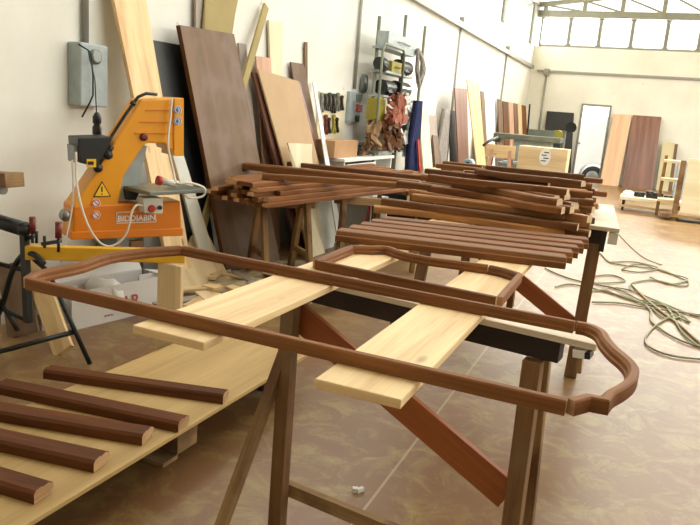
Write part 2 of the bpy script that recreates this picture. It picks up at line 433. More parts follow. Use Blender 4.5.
# gable truss in front of a glazed gable
zc = W(620, 15.3, y=YF).z-.04
m = MB()
m.box((xm, YF+.05, zc+.04), (XR-XL, .16, .2))
def ztop(x): return zc+.3+.115*(min(x, XL+XR-x)-XL)
m.bar((XL, YF+.02, ztop(XL)), (xm, YF+.02, ztop(xm)), .14, .13); m.bar((xm, YF+.02, ztop(xm)), (XR, YF+.02, ztop(XR)), .14, .13)
tx = [W(u, 8, y=YF).x for u in (546, 585, 623, 665)]; st = tx[3]-tx[2]
while tx[-1]+st < XR-.3: tx.append(tx[-1]+st)
for i, x in enumerate(tx):
    m.box((x, YF+.02, (zc+ztop(x))/2), (.12, .08, ztop(x)-zc))
    if i < len(tx)-1:
        x2 = tx[i+1]; m.bar((x, YF+.02, ztop(x)-.03), (x2, YF+.02, zc+.12), .05, .05) if x < xm else m.bar((x, YF+.02, zc+.12), (x2, YF+.02, ztop(x2)-.03), .05, .05)
struct('trim_2', m, M['frame_steel'])
m = MB(); m.prism([(XL, YF+.12, zc+.1), (XR, YF+.12, zc+.1), (XR, YF+.12, ztop(XR)), (xm, YF+.12, ztop(xm)+.05), (XL, YF+.12, ztop(XL))], (0, .01, 0)); struct('window_%d' % wn, m, M['glass']); wn += 1
# three more trusses down the hall are above the frame except the eaves; door frame
m = MB(); w_ = .06
m.box((dx0+w_/2, YF+.02, dz/2), (w_, .1, dz)); m.box((dx1-w_/2, YF+.02, dz/2), (w_, .1, dz)); m.box(((dx0+dx1)/2, YF+.02, dz-w_/2), (dx1-dx0-2*w_, .1, w_))
struct('door_1', m, M['frame_steel'])
# ---------------- cable tray and conduits
zt_ = 3.31
m = MB(); m.box((XL+.055, (YB+YF)/2, zt_), (.08, YF-YB-.2, .035)); m.box((XL+.09, (YB+YF)/2, zt_+.04), (.01, YF-YB-.2, .09)); 
o = solo('cable_tray', m, M['trayc'], 'long grey cable tray running along the left wall', 'cable tray')
m = MB(); m.box((xm+.05, YF-.03, 3.25), (XR-XL-.3, .05, .07)); solo('cable_tray', m, M['trayc'], 'long grey cable tray running along the far wall under the windows', 'cable tray')
lab = {0: ('grey conduit dropping into the grey box on the near left wall', 1.85), 1: ('grey conduit dropping to the grey switch box beside the tool board', 1.84), 2: ('thin grey conduit down the left wall beside the grey hanging jacket', .4), 3: ('thin grey conduit farthest down the left wall, above the leaning brown boards', .4)}
for k, y in enumerate((3.86, 8.70, 13.78, 18.6)):
    l, z0 = lab[k]; m = MB(); r = .022
    t_ = thing('conduit', l, 'conduit', (XL+.03, y, z0)); m.tube([(XL+.03, y, z0+.001), (XL+.03, y, zt_-.02)], r, 8); part('pipe', m, M['conduit'], t_)
    m = MB(); m.box((XL+.05, y, zt_+.09), (.1, .16, .2)); part('junction_box', m, M['trayc'], t_, .005)
t_ = thing('conduit', 'grey conduit dropping down the far wall near the corner', 'conduit', (XL+.95, YF-.03, .5))
xk = W(547, 72, y=YF).x
m = MB(); m.tube([(xk, YF-.03, .5), (xk, YF-.03, 3.2)], .03, 8); part('pipe', m, M['conduit'], t_); m = MB(); m.box((xk, YF-.06, 3.22), (.16, .11, .2)); part('junction_box', m, M['trayc'], t_)

# ================================================================ VAN outside the door
yv = YF+2.2
wc = W(592, 177, y=yv); R_ = .36
vz = wc.z-R_
t_ = thing('van', 'white van parked outside the open door, wheel showing', 'van', (wc.x+1.2, yv+.9, vz))
m = MB(); x0, x1 = wc.x-1.2, wc.x+3.6
# body side profile with wheel arches, extruded across
def arch(cx, r=.46, n=10): return [(cx+r*math.cos(a), vz+R_+r*math.sin(a)) for a in [math.pi-math.pi*k/n for k in range(n+1)]]
pr = [(x0, vz+.3)]+arch(wc.x)+arch(wc.x+2.7)+[(x1, vz+.3), (x1, vz+2.35), (x0+.9, vz+2.4), (x0-.1, vz+1.5), (x0-.35, vz+1.0)]
m.prism([(a, yv+.02, b) for a, b in pr], (0, 1.85, 0)); part('body', m, M['vanwhite'], t_, .03)
for cx in (wc.x, wc.x+2.7):
    m = MB(); m.lathe((cx, yv+.22, vz+R_), (0, -1, 0), [(.28, 0), (R_, .01), (R_, .19), (.25, .2)], 28)
    w = part('wheel', m, M['rubber'], t_); m = MB(); m.lathe((cx, yv+.03, vz+R_), (0, -1, 0), [(.22, 0), (.2, .02), (.06, .03)], 20); part('rim', m, M['steel'], w)
m = MB(); p = W(578, 143, y=yv); m.box((p.x, yv-.03, p.z), (.14, .04, .04)); m.box((p.x-.05, yv, p.z-.05), (.04, .04, .06)); part('door_handle', m, M['black'], t_)

# ================================================================ LEANING BOARDS
def lean_left(name, label, cat, mat, LT, LB, RT, RB, xt, xf, th=.02, edge=None, group=None, z0=0., twist=0):
    """board leaning on the left wall: its front face holds the pixel edges"""
    zt = .5*(W(*LT, x=xt).z+W(*RT, x=xt).z)
    pl = V((xt-xf, 0, zt)); n = V((zt, 0, xf-xt)).normalized()
    pts = [WP(u, v, (xf, 0, z0), n) for u, v in (LT, LB, RT, RB)]
    def low(a, b): k = (a.z-z0)/(a.z-b.z); return a+(b-a)*k
    lb, rb = low(pts[0], pts[1]), low(pts[2], pts[3])
    m = MB(); q = [lb, rb, pts[2], pts[0]]
    # uv along the long edge
    mb = MB(); fr = q; bk = [p-n*th for p in q]
    L = (pts[0]-lb).length; wd = (rb-lb).length; o = rnd(0, 3)
    mb.face(fr, [(0, o), (0, o+wd), (L, o+wd), (L, o)]); mb.face(bk[::-1], [(L, o), (L, o+wd), (0, o+wd), (0, o)])
    for i in range(4):
        j = (i+1) % 4; l = (fr[j]-fr[i]).length
        mb.face([fr[i], fr[j], bk[j], bk[i]], [(0, 0), (l, 0), (l, th), (0, th)], 1 if edge else 0)
    bmesh.ops.remove_doubles(mb.bm, verts=mb.bm.verts, dist=1e-5)
    return solo(name, mb, [mat, edge or mat], label, cat, group)
A = XL
lean_left('plank', 'tall pale pine plank leaning on the wall behind the orange saw', 'plank', M['pine'], (108, -30), (150, 175), (141, -30), (176, 175), A+.08, A+.5, .03)
lean_left('plank', 'narrow grey plank reaching above the big brown panel', 'plank', M['greyboard'], (196, -10), (196, 30), (205, -10), (205, 30), A+.05, A+.09, .02)
lean_left('board', 'olive khaki board leaning behind the big brown panel', 'board', M['khaki'], (206, -20), (204, 60), (242, -20), (226, 60), A+.06, A+.16, .02)
lean_left('panel', 'matt black panel leaning between pine plank and big brown panel', 'panel', M['darkpanel'], (153, 40), (176, 200), (186, 46), (215, 250), A+.07, A+.3, .02)
lean_left('panel', 'big brown wood panel leaning on the left wall', 'panel', M['bigbrown'], (180, 25), (223, 250), (234, 34), (275, 235), A+.16, A+.48, .04, M['mould3'])
lean_left('board', 'narrow beige offcut strip right of the big brown panel', 'board', M['greyboard'], (239, 43), (243, 100), (246, 44), (252, 100), A+.05, A+.16, .02)
lean_left('panel', 'cream white board standing behind the tan fibreboard panel', 'panel', M['cream'], (269, 20), (271, 80), (283, 23), (282, 80), A+.04, A+.1, .02)
lean_left('board', 'short beige board behind the crossing lath and cream board', 'board', M['pinkboard'], (256, 56), (259, 100), (271, 58), (273, 100), A+.07, A+.17, .015)
lean_left('panel', 'dark brown panel edge showing just left of tan fibreboard', 'panel', M['brownpanel'], (253, 72), (285, 200), (300, 82), (330, 195), A+.13, A+.38, .03)
lean_left('panel', 'tan fibreboard panel leaning beside the big brown panel', 'panel', M['mdf'], (258, 69), (294, 200), (298, 81), (327, 195), A+.17, A+.44, .018, M['paleboard'])
lean_left('board', 'short brown board peeping above the tan fibreboard panel', 'board', M['bigbrown'], (291, 62), (300, 120), (304, 64), (316, 125), A+.05, A+.18, .02)
lean_left('rod', 'thin dark rod standing against the wall beside the tool board', 'rod', M['leg'], (305, 42), (305, 130), (307.5, 42), (308, 130), A+.03, A+.05, .012)
lean_left('lath', 'thin white lath leaning in front of the tool board', 'lath', M['white'], (313, 82), (326, 165), (315.5, 82), (330, 165), A+.05, A+.75, .012)
# crossing lath and small white panel
p0 = W(266, 6, x=A+.06); p1 = W(249, 106, x=A+.3)
d = (p1-p0); p1 = p0+d*((p0.z-0.02)/(p0.z-p1.z)); p1.x = A+.36
m = MB(); m.bar(p0, p1, .085, .022, (1, 0, .1)); solo('lath', m, M['khaki'], 'olive lath leaning the opposite way, crossing in front of the cream board', 'lath')
lean_left('panel', 'small cream white panel propped before the tan fibreboard', 'panel', M['cream'], (288, 143), (304, 190), (312, 144), (311, 190), A+.48, A+.62, .015)
lean_left('panel', 'white panel on the floor behind the trestles', 'panel', M['offwhite'], (311, 199), (322, 245), (345, 196), (333, 249), A+.4, A+.55, .015)
lean_left('plank', 'white painted plank leaning right of the orange saw', 'plank', M['offwhite'], (173, 155), (205, 272), (183, 153), (218, 266), A+.34, A+.46, .02)
lean_left('board', 'pinkish board offcut on the floor behind the saw', 'board', M['paleboard'], (192, 236), (182, 262), (203, 224), (222, 262), A+.3, A+.6, .02)
# second group along the wall
def LL(name, label, mat, u0, u1, v0, uL, uR, vb, off, cat='board', xf=.35, group=None, th=.02, v1=None):
    return lean_left(name, label, cat, mat, (u0, v0), (uL, vb), (u1, v1 or v0+1), (uR, vb), A+off, A+off+xf, th, group=group)
LL('plank', 'bright pale plank with nail marks leaning behind the moulding piles', M['cream'], 419, 428, 109, 424, 433, 172, .35, cat='plank')
LL('board', 'narrow grey board right of the bright pale plank', M['greyboard'], 428, 437, 115, 434, 442, 172, .2)
LL('board', 'small brown board in front of the narrow grey board', M['bigbrown'], 433, 438, 135, 436, 443, 172, .35)
LL('board', 'dark board just left of the glossy brown panel', M['darkpanel'], 449, 455, 110, 451, 458, 172, .15)
LL('panel', 'glossy reddish brown door panel leaning by the second conduit', M['brownpanel'], 455, 467, 88, 459, 469, 170, .3, cat='panel')
LL('plank', 'tall yellow pine plank beside the glossy brown panel', M['pine2'], 467, 479, 79, 477, 486, 168, .25, cat='plank', v1=84)
LL('board', 'thin brown board just right of the tall yellow plank', M['bigbrown'], 481, 484, 91, 483, 487, 140, .1)
LL('panel', 'white panel standing between yellow plank and distant browns', M['white'], 486, 495, 97, 486, 495, 145, .1, cat='panel')
bl = [('slim grey brown board', 'bigbrown', 498, 502, 99), ('dark brown board', 'mould3', 503, 508, 101), ('pinkish pale board', 'pinkboard', 509, 513, 102), ('dark reddish board', 'brownpanel', 514, 517.5, 103), ('pale tan board', 'paleboard', 518, 521.5, 104), ('mid brown board', 'mould2', 522, 526, 105)]
for nm, mt, a, b, v in bl:
    LL('board', nm+' in the far row leaning under the last conduit', M[mt], a, b, v, a+1.5, b+1.5, 145, .12, group=None)
# far wall leaners
def lean_far(name, label, cat, mat, LT, LB, RT, RB, yt, yf, th=.03, edge=None):
    zt = .5*(W(*LT, y=yt).z+W(*RT, y=yt).z); n = V((0, -zt, yt-yf)).normalized()*-1
    n = V((0, zt, -(yt-yf))).normalized()
    pts = [WP(u, v, (0, yf, 0), n) for u, v in (LT, LB, RT, RB)]
    def low(a, b): k = a.z/(a.z-b.z); return a+(b-a)*k
    lb, rb = low(pts[0], pts[1]), low(pts[2], pts[3]); fr = [lb, rb, pts[2], pts[0]]; bk = [p+n*th for p in fr]
    mb = MB(); L = zt; wd = (rb-lb).length; o = rnd(0, 3)
    mb.face(fr, [(0, o), (0, o+wd), (L, o+wd), (L, o)]); mb.face(bk[::-1], [(L, o), (L, o+wd), (0, o+wd), (0, o)])
    for i in range(4):
        j = (i+1) % 4; mb.face([fr[i], fr[j], bk[j], bk[i]], [(0, 0), (1, 0), (1, th), (0, th)], 1 if edge else 0)
    bmesh.ops.remove_doubles(mb.bm, verts=mb.bm.verts, dist=1e-5)
    return solo(name, mb, [mat, edge or mat], label, cat)
lean_far('panel', 'black board standing left of the open door', 'panel', M['darkpanel'], (547, 111), (543, 146), (574, 113), (572, 150), YF-.08, YF-.4)
lean_far('panel', 'light tan panel leaning just right of the open door', 'panel', M['tan'], (614, 114), (599, 186), (632, 115), (618, 187), YF-.08, YF-.75, .03, M['pinkboard'])
lean_far('door_leaf', 'dark brown door leaf with pale edge leaning on the far wall', 'door', M['brownpanel'], (633, 115), (622, 187), (661.5, 117), (652, 189), YF-.1, YF-.75, .05, M['paleboard'])
lean_far('board', 'tall narrow beige board right of the dark brown door leaf', 'board', M['beige'], (663, 141), (656, 189), (675, 143), (668, 190), YF-.25, YF-.6, .05)
lean_far('board', 'grey brown board on edge behind the narrow beige board', 'board', M['bigbrown'], (673, 144), (667, 187), (678, 144), (672, 190), YF-.15, YF-.5, .03)
lean_far('board', 'thin black edged board standing by the last conduit', 'board', M['darkpanel'], (529, 104), (526, 140), (530.5, 104), (528, 140), YF-.8, YF-.9, .02)
# ================================================================ WALL FITTINGS
def wl(u, v, off=0.): return W(u, v, x=XL+off)
def wbox(mb, u0, v0, u1, v1, d, off=0., mi=0):
    a = wl(u0, v0); b = wl(u1, v0); c_ = wl(u0, v1)
    mb.box((XL+off+d/2, (a.y+b.y)/2, (a.z+c_.z)/2), (d, b.y-a.y, a.z-c_.z), mi=mi); return V((XL+off+d, (a.y+b.y)/2, (a.z+c_.z)/2))
p = wl(81, 105)
t_ = thing('electrical_box', 'tall grey electrical box on the left wall above the saw', 'electrical box', p)
m = MB(); cc = wbox(m, 67, 41, 95, 105, .12); part('box', m, M['greypaint'], t_, .012)
m = MB(); q = wl(81, 56); m.lathe((XL+.12, q.y, q.z), (1, 0, 0), [(.05, 0), (.05, .02), (.035, .03)], 18); part('socket_cover', m, M['greymetal'], t_)
m = MB(); a = wl(78, 44, .13); b = wl(88, 50, .17); c_ = wl(93, 75, .15); d = wl(93, 95, .15); e = wl(82, 117, .12)
m.tube([a, b, (a+b)/2+V((.02, .05, -.03)), c_, d, (d+e)/2+V((0, .02, .02)), e], .006, 6); part('wire', m, M['black'], t_)
cp = wl(97, 128, .3)
t_ = thing('hanging_plug', 'black cable connector hanging on a wire beside the grey box', 'plug', wl(97, 138, .3))
m = MB(); m.tube([wl(88, 50, .17), wl(95, 80, .25), wl(96.5, 113, .3)], .004, 6); part('wire', m, M['black'], t_)
m = MB(); m.lathe(wl(97, 138, .3), wl(97, 113, .3)-wl(97, 138, .3), [(.018, 0), (.03, .03), (.03, .07), (.02, .09), (.028, .1), (.028, .14), (.012, .17)], 12); part('plug_body', m, M['black'], t_)
# tool board
t_ = thing('tool_board', 'white tool board hanging on the wall behind the workbench', 'tool board', wl(331, 135))
m = MB(); wbox(m, 318, 91, 344, 152, .02, .005); part('board', m, M['cream'], t_)
tl = [(322, 93, 112, 'greymetal'), (326, 94, 110, 'black'), (330, 93, 111, 'black'), (334, 94, 113, 'black'), (338, 93, 111, 'greymetal'), (342, 96, 110, 'black'), (326, 115, 134, 'darkred'), (329, 118, 133, 'black'), (334, 115, 133, 'olive'), (337, 118, 132, 'black')]
for i, (u, v0, v1, mt) in enumerate(tl):
    a = wl(u-1.2, v0, .045); b = wl(u, (v0+v1)/2, .045); c1 = wl(u-1.6, v1, .045); c2 = wl(u+1.2, v1, .045)
    m = MB(); m.bar(wl(u-.9, v0, .045), wl(u+.5, (v0+v1)/2, .045), .03, .02, (1, 0, 0)); m.bar(wl(u+.9, v0, .045), wl(u-.5, (v0+v1)/2, .045), .03, .02, (1, 0, 0))
    m.bar(b, c1, .03, .022, (1, 0, 0)); m.bar(b, c2, .03, .022, (1, 0, 0))
    solo('pliers', m, M[mt], 'hand tool with %s handles hanging %s on the wall tool board' % ({'greymetal': 'grey', 'black': 'black', 'darkred': 'dark red', 'olive': 'olive yellow'}[mt], 'in the upper row' if v0 < 100 else 'in the lower row'), 'hand tool', 'hand tools on the tool board')
t_ = thing('switch_box', 'grey switch box with red square switch beside the tool board', 'switch box', wl(352, 122))
m = MB(); wbox(m, 347, 91, 358.5, 122, .05); part('box', m, M['greypaint'], t_, .01)
m = MB(); wbox(m, 353, 104, 358, 111, .02, .05); part('red_switch', m, M['red'], t_)
m = MB(); wbox(m, 352, 115, 355, 121, .02, .05); part('black_switch', m, M['black'], t_)
m = MB(); wbox(m, 353, 94, 358, 100, .015, .05); part('meter', m, M['greymetal'], t_)
t_ = thing('bulkhead_lamp', 'oval grey bulkhead lamp on the wall above the switch box', 'lamp', wl(361, 93))
q = wl(361, 83.5); m = MB(); m.blob((XL+.04, q.y, q.z), (.04, .09, .14), jit=0); part('lamp_body', m, M['greybulk'], t_)
m = MB(); m.tube([(XL+.07, q.y+.07*math.cos(a), q.z+.115*math.sin(a)) for a in [k*math.pi/9 for k in range(18)]], .008, 6, closed=True); part('guard_ring', m, M['greymetal'], t_)

# ================================================================ WORKBENCH at the wall
bz_ = 1.02
q0 = W(331, 158, z=bz_); q1 = W(391, 160, z=bz_)
bx0, bx1 = XL+.05, XL+.5
def at(u, v, x): return W(u, v, x=x)
fy0, fy1 = at(344, 160, bx1).y, at(392, 160, bx1).y
bt = at(368, 157, bx1).z
t_ = thing('workbench', 'white workbench with open shelf against the left wall', 'workbench', ((bx0+bx1)/2, (fy0+fy1)/2, 0))
m = MB(); m.box(((bx0+bx1)/2, (fy0+fy1)/2, bt-.02), (bx1-bx0+.04, fy1-fy0+.06, .04)); part('worktop', m, M['white'], t_, .004)
m = MB()
for y in (fy0+.03, fy0+(fy1-fy0)*.62, fy1-.03): m.box(((bx0+bx1)/2, y, (bt-.04)/2), (bx1-bx0, .03, bt-.04))
m.box((bx0+.02, (fy0+fy1)/2, (bt-.04)/2), (.02, fy1-fy0, bt-.04)); part('carcass', m, M['white'], t_)
m = MB(); m.box((bx1, fy0+(fy1-fy0)*.33, bt-.3), (.02, (fy1-fy0)*.56, .46)); part('door', m, M['white'], t_, .004)
m = MB(); m.box((bx1-.3, fy0+(fy1-fy0)*.8, .45), (.6, (fy1-fy0)*.3, .03)); part('shelf', m, M['white'], t_)
zt_b = bt
def onb(u, v, x): return W(u, v, x=x)
a = onb(334, 157, XL+.42); b = onb(357, 157, XL+.42)
m = MB(); m.box((XL+.28, (a.y+b.y)/2, zt_b+.1), (.28, b.y-a.y, .2)); o = solo('cardboard_box', m, M['cardboard'], 'brown cardboard box on the white workbench', 'box', bevel=.006)
fy0 = b.y-.62
t_ = thing('planer', 'black power tool lying on the white workbench', 'power tool', (XL+.3, fy0+1.0, zt_b))
m = MB(); m.box((XL+.3, fy0+1.0, zt_b+.04), (.14, .42, .07)); m.box((XL+.3, fy0+.85, zt_b+.1), (.1, .16, .07)); part('body', m, M['black'], t_, .012)
m = MB(); m.tube([(XL+.3, fy0+.9, zt_b+.13), (XL+.3, fy0+.95, zt_b+.17), (XL+.3, fy0+1.08, zt_b+.17), (XL+.3, fy0+1.13, zt_b+.08)], .018, 8); part('handle', m, M['greymetal'], t_)
m = MB(); m.lathe((XL+.36, fy0+1.5, zt_b), (0, 0, 1), [(.045, 0), (.045, .13), (.02, .17), (.02, .2)], 16); solo('bottle', m, M['white'], 'white bottle standing at the end of the workbench', 'bottle')
m = MB(); m.box((XL+.25, fy0+.75, zt_b+.09), (.12, .2, .18)); m.cyl((XL+.3, fy0+.75, zt_b+.1), (XL+.36, fy0+.75, zt_b+.1), .05); solo('charger', m, M['black'], 'small black charger unit behind the power tool', 'charger')
# ================================================================ RACK with junk
rx = XL+.25
rp = [(377, 15, 360, 160), (402, 15, 396, 160), (423, 25, 412, 160)]
ry = [W(376, 60, x=rx).y, W(402, 60, x=rx).y, W(422, 60, x=rx).y]
t_ = thing('metal_rack', 'tall green grey tube rack full of clamps and tools', 'rack', (rx, ry[1], 0))
rz = [W(377, 15, x=rx).z, W(402, 13, x=rx+.0).z, W(423, 25, x=rx).z]
rk = [(rx, ry[0], rz[0]), (rx, ry[1], rz[1]), (rx, ry[2], rz[2])]
for x, y, z in rk:
    m = MB(); m.tube([(x, y, 0), (x, y, z)], .025, 8); part('post', m, M['rackgreen'], t_)
def zv(v, u=390): return W(u, v, x=rx+.1).z
SH = [zv(48), zv(72), zv(96), zv(121), zv(150)]
for z in SH:
    m = MB(); m.box((rx+.06, (ry[0]+ry[1])/2, z-.016), (.22, ry[1]-ry[0]+.1, .03)); part('shelf', m, M['greypaint'], t_)
hx = rx+.22
h0, h1 = W(382, 60, x=hx), W(404, 60, x=hx); ht = W(392, 45, x=hx).z
m = MB(); m.tube([(hx, h0.y, .0), (hx, h0.y, ht-.1), (hx, h0.y+.06, ht-.01), (hx, h1.y-.06, ht-.01), (hx, h1.y, ht-.1), (hx, h1.y, .0)], .018, 8); part('hoop', m, M['rackgreen'], t_)
def J(name, label, cat, mat, c, s, kind='box', rz=0, grp=None):
    m = MB()
    if kind == 'box':
        m.box(c, s, rz); m.box((c[0]+s[0]*.3, c[1], c[2]+s[2]*.5), (s[0]*.35, s[1]*.5, s[2]*.16), rz)
    elif kind == 'case':
        m.box(c, s, rz); m.tube([(c[0]+s[0]/2, c[1]-s[1]*.2, c[2]), (c[0]+s[0]/2+.04, c[1]-s[1]*.15, c[2]), (c[0]+s[0]/2+.04, c[1]+s[1]*.15, c[2]), (c[0]+s[0]/2, c[1]+s[1]*.2, c[2])], .012, 6)
    elif kind == 'tool':
        m.cyl((c[0], c[1]-s[1]/2, c[2]), (c[0], c[1]+s[1]*.3, c[2]), s[2]/2); m.cyl((c[0], c[1]+s[1]*.3, c[2]), (c[0], c[1]+s[1]/2, c[2]), s[2]*.3, s[2]*.15); m.bar((c[0], c[1]-s[1]*.25, c[2]), (c[0]+s[0]*.6, c[1]-s[1]*.3, c[2]-s[2]*.5), s[2]*.5, s[2]*.5)
    else:
        m.blob(c, (s[0]/2, s[1]/2, s[2]/2), jit=.18)
    return solo(name, m, M[mat], label, cat, grp, bevel=.004 if kind in ('box', 'case') else 0)
def rj(u, v, dx=.3): p = W(u, v, x=rx+dx); return p
def RJ(name, label, cat, mat, u, v, s, kind='box', dx=.3, sh=None):
    p = rj(u, v, dx)
    c = (p.x, p.y, (sh+.016+s[2]/2) if sh else p.z)
    return J(name, label, cat, mat, c, s, kind)
def clump(name, label, cat, mat, u0, v0, u1, v1, n, rr, dx=.1, seed=1):
    Q = random.Random(seed); m = MB()
    for i in range(n):
        p = W(Q.uniform(u0, u1), Q.uniform(v0, v1), x=rx+dx+Q.uniform(-.06, .1)); r0 = rr*Q.uniform(.6, 1.2)
        m.blob(p, (r0*Q.uniform(.5, 1), r0*Q.uniform(.7, 1.5), r0*Q.uniform(.7, 1.4)), jit=.22, sub=2, seed=Q.random())
    return solo(name, m, M[mat], label, cat)
def on(name, label, cat, mat, u0, u1, sh, h, kind='box', dx=.08, d=.16):
    a = W(u0, 60, x=rx+dx); b = W(u1, 60, x=rx+dx); z = SH[sh]+.001
    return J(name, label, cat, mat, (rx+dx, (a.y+b.y)/2, z+h/2), (d, b.y-a.y, h), kind)
on('tool_case', 'light grey metal case on top of the rack', 'case', 'greypaint', 381, 411, 0, .19, 'case')
on('drill_case', 'olive yellow tool case on the upper rack shelf', 'case', 'olive', 387, 397, 1, .14, 'case')
on('power_drill', 'black power drill right of the olive case on the rack', 'power tool', 'black', 398, 410, 1, .2, 'tool')
on('sander', 'small black sander left of the olive case', 'power tool', 'blackmetal', 379, 385, 1, .16, 'tool')
on('circular_saw', 'black circular saw on the middle rack shelf', 'power tool', 'black', 383, 395, 2, .2, 'tool')
on('power_drill', 'dark drill at the right of the middle rack shelf', 'power tool', 'blackmetal', 397, 410, 2, .22, 'tool')
on('plastic_box', 'yellow plastic box low on the rack by the post', 'box', 'olive', 376, 384, 3, .28)
on('tin', 'grey tin standing on the lowest visible rack shelf', 'tin', 'rackgreen', 392, 397, 4, .5)
on('tool_case', 'dark brown case on the lowest visible rack shelf', 'case', 'leg', 379, 389, 4, .4)
on('crate', 'black crate at the right end of the lowest visible rack shelf', 'crate', 'blackmetal', 399, 408, 4, .4)
def heapof(name, label, cat, mat, u0, v0, u1, v1, n, rr, dx=.3, seed=1, flat=1.):
    Q = random.Random(seed); m = MB()
    for i in range(n):
        p = W(Q.uniform(u0, u1), Q.uniform(v0, v1), x=rx+dx-.08+Q.uniform(-.05, .05)); a = Q.uniform(0, 6.28)
        d = V((Q.uniform(-.3, .3), math.cos(a), math.sin(a)))*rr*Q.uniform(.5, 1.4); w = V((.3, math.sin(a), -math.cos(a)))*rr*Q.uniform(.3, .8)
        pts = [p-d-w*.6, p-d*.2-w, p+d-w*.5, p+d*.8+w*.7, p+w, p-d*.9+w*.4]
        m.prism([q+V((Q.uniform(-.02, .02), 0, 0)) for q in pts], (.025, 0, 0))
    return solo(name, m, M[mat], label, cat)
heapof('rags', 'rust red rags and straps hanging in the middle of the rack', 'rags', 'rustcloth', 385, 99, 403, 121, 34, .1, .32, 2)
heapof('paper', 'white paper and plastic stuffed at the right side of the rack', 'paper', 'white', 401, 103, 414, 124, 16, .14, .2, 3)
heapof('paper', 'white paper sheets hanging low beside the navy coat', 'paper', 'white', 400, 130, 411, 152, 16, .14, .2, 4)
heapof('work_gloves', 'brown work gloves and straps hanging low on the rack', 'gloves', 'mould3', 385, 124, 400, 148, 22, .1, .32, 7)
heapof('work_bag', 'olive brown bag hanging at the left foot of the rack', 'bag', 'oldpine', 367, 126, 378, 146, 10, .13, .3, 5)
# gloves / cable coil hanging
t_ = thing('rope_coil', 'grey coil of rope hanging from the rack side', 'rope', W(420, 88, x=rx+.1))
for k in range(9):
    m = MB(); a = W(418+rnd(-1, 1), 50+rnd(-1, 2), x=rx+.1+k*.012); b = W(424+rnd(-1.5, 1.5), 70+rnd(-3, 3), x=rx+.1+k*.012); c_ = W(419+rnd(-2, 2), 86+rnd(-4, 2), x=rx+.1+k*.012); d = W(417+rnd(-1, 1), 70, x=rx+.12+k*.012)
    m.tube([a, (a+b)/2+V((0, .05, .02)), b, (b+c_)/2+V((0, .03, 0)), c_, d], .02, 7, closed=True); part('loop', m, M['greycloth'], t_)
def cloth(name, label, cat, mat, u0, v0, u1, v1, x, stripe=None):
    a = W(u0, v0, x=x); b = W(u1, v0, x=x); c_ = W(u0, v1, x=x); m = MB(); n = 14; pr = []
    w = b.y-a.y
    top = .5
    rings = []
    for r in range(9):
        f = r/8; zz = a.z+(c_.z-a.z)*f; ww = w*(.35+.65*min(1, f*1.6)); pr = []
        for k in range(n): pr.append(V((x+.035*math.sin(k*2.1+f)+.03, a.y+w/2-ww/2+ww*k/(n-1), zz)))
        for k in range(n-1, -1, -1): pr.append(V((x-.02+.035*math.sin(k*2.1+f), a.y+w/2-ww/2+ww*k/(n-1), zz)))
        rings.append([m.bm.verts.new(p) for p in pr])
    for i in range(8):
        for j in range(2*n):
            k = (j+1) % (2*n); f = m.bm.faces.new((rings[i][j], rings[i][k], rings[i+1][k], rings[i+1][j])); f.smooth = True
    m.bm.faces.new(rings[0][::-1]); m.bm.faces.new(rings[-1])
    return solo(name, m, M[mat], label, cat)
coat = cloth('jacket', 'navy blue work coat hanging beside the rack', 'coat', 'navy', 413, 100, 422, 172, XL+.5)
cloth('jacket', 'grey jacket hanging on the wall left of glossy brown panel', 'jacket', 'greycloth', 441, 108, 450, 168, XL+.3)
m = MB(); m.bar(W(418, 140, x=XL+.58), W(420, 172, x=XL+.6), .08, .02, (1, 0, 0)); part('red_lining', m, M['red'], coat, label='red strip at the edge of the coat')

# ================================================================ far machine bench group
ym = 13.6
def my(u, v, y=None): return W(u, v, y=y or ym)
tl_, tr_ = my(493, 137), my(560, 143)
t_ = thing('planing_machine', 'grey planing machine with long table at the far end of the row', 'machine', ((tl_.x+tr_.x)/2, ym+.3, 0))
zt1 = my(527, 138).z
m = MB(); m.box(((tl_.x+tr_.x)/2, ym+.3, zt1), (tr_.x-tl_.x, .6, .1)); part('table', m, M['table_steel'], t_, .01)
m = MB(); m.box(((tl_.x+tr_.x)/2+.1, ym+.32, (zt1-.05)/2), (.7, .45, zt1-.05)); part('body', m, M['greypaint'], t_, .01)
m = MB(); m.box((tl_.x+.05, ym+.3, zt1-.09), (.14, .3, .08)); m.tube([(tl_.x+.1, ym, zt1-.03), (tl_.x-.05, ym-.1, zt1-.12), (tl_.x-.15, ym-.1, zt1-.22)], .03, 8); part('table_bracket', m, M['table_steel'], t_)
m = MB(); m.box(((tl_.x+tr_.x)/2+.2, ym+.5, zt1+.1), (.5, .1, .14)); part('fence', m, M['table_steel'], t_, .005)
# portable machine standing on it: yellow brown fan head
p = my(565, 128, ym+.6)
t_ = thing('dust_extractor', 'black and yellow machine head in front of the black board', 'machine', (p.x, p.y, 0))
m = MB(); m.cyl((p.x, p.y, 0), (p.x, p.y, p.z-.05), .04); part('column', m, M['greymetal'], t_)
m = MB(); m.cyl((p.x-.12, p.y-.1, p.z-.16), (p.x-.12, p.y+.1, p.z-.16), .11); part('motor_housing', m, M['olive'], t_)
m = MB(); m.cyl((p.x+.12, p.y-.1, p.z+.02), (p.x+.12, p.y+.05, p.z+.02), .10, seg=20); part('fan_cover', m, M['blackmetal'], t_)
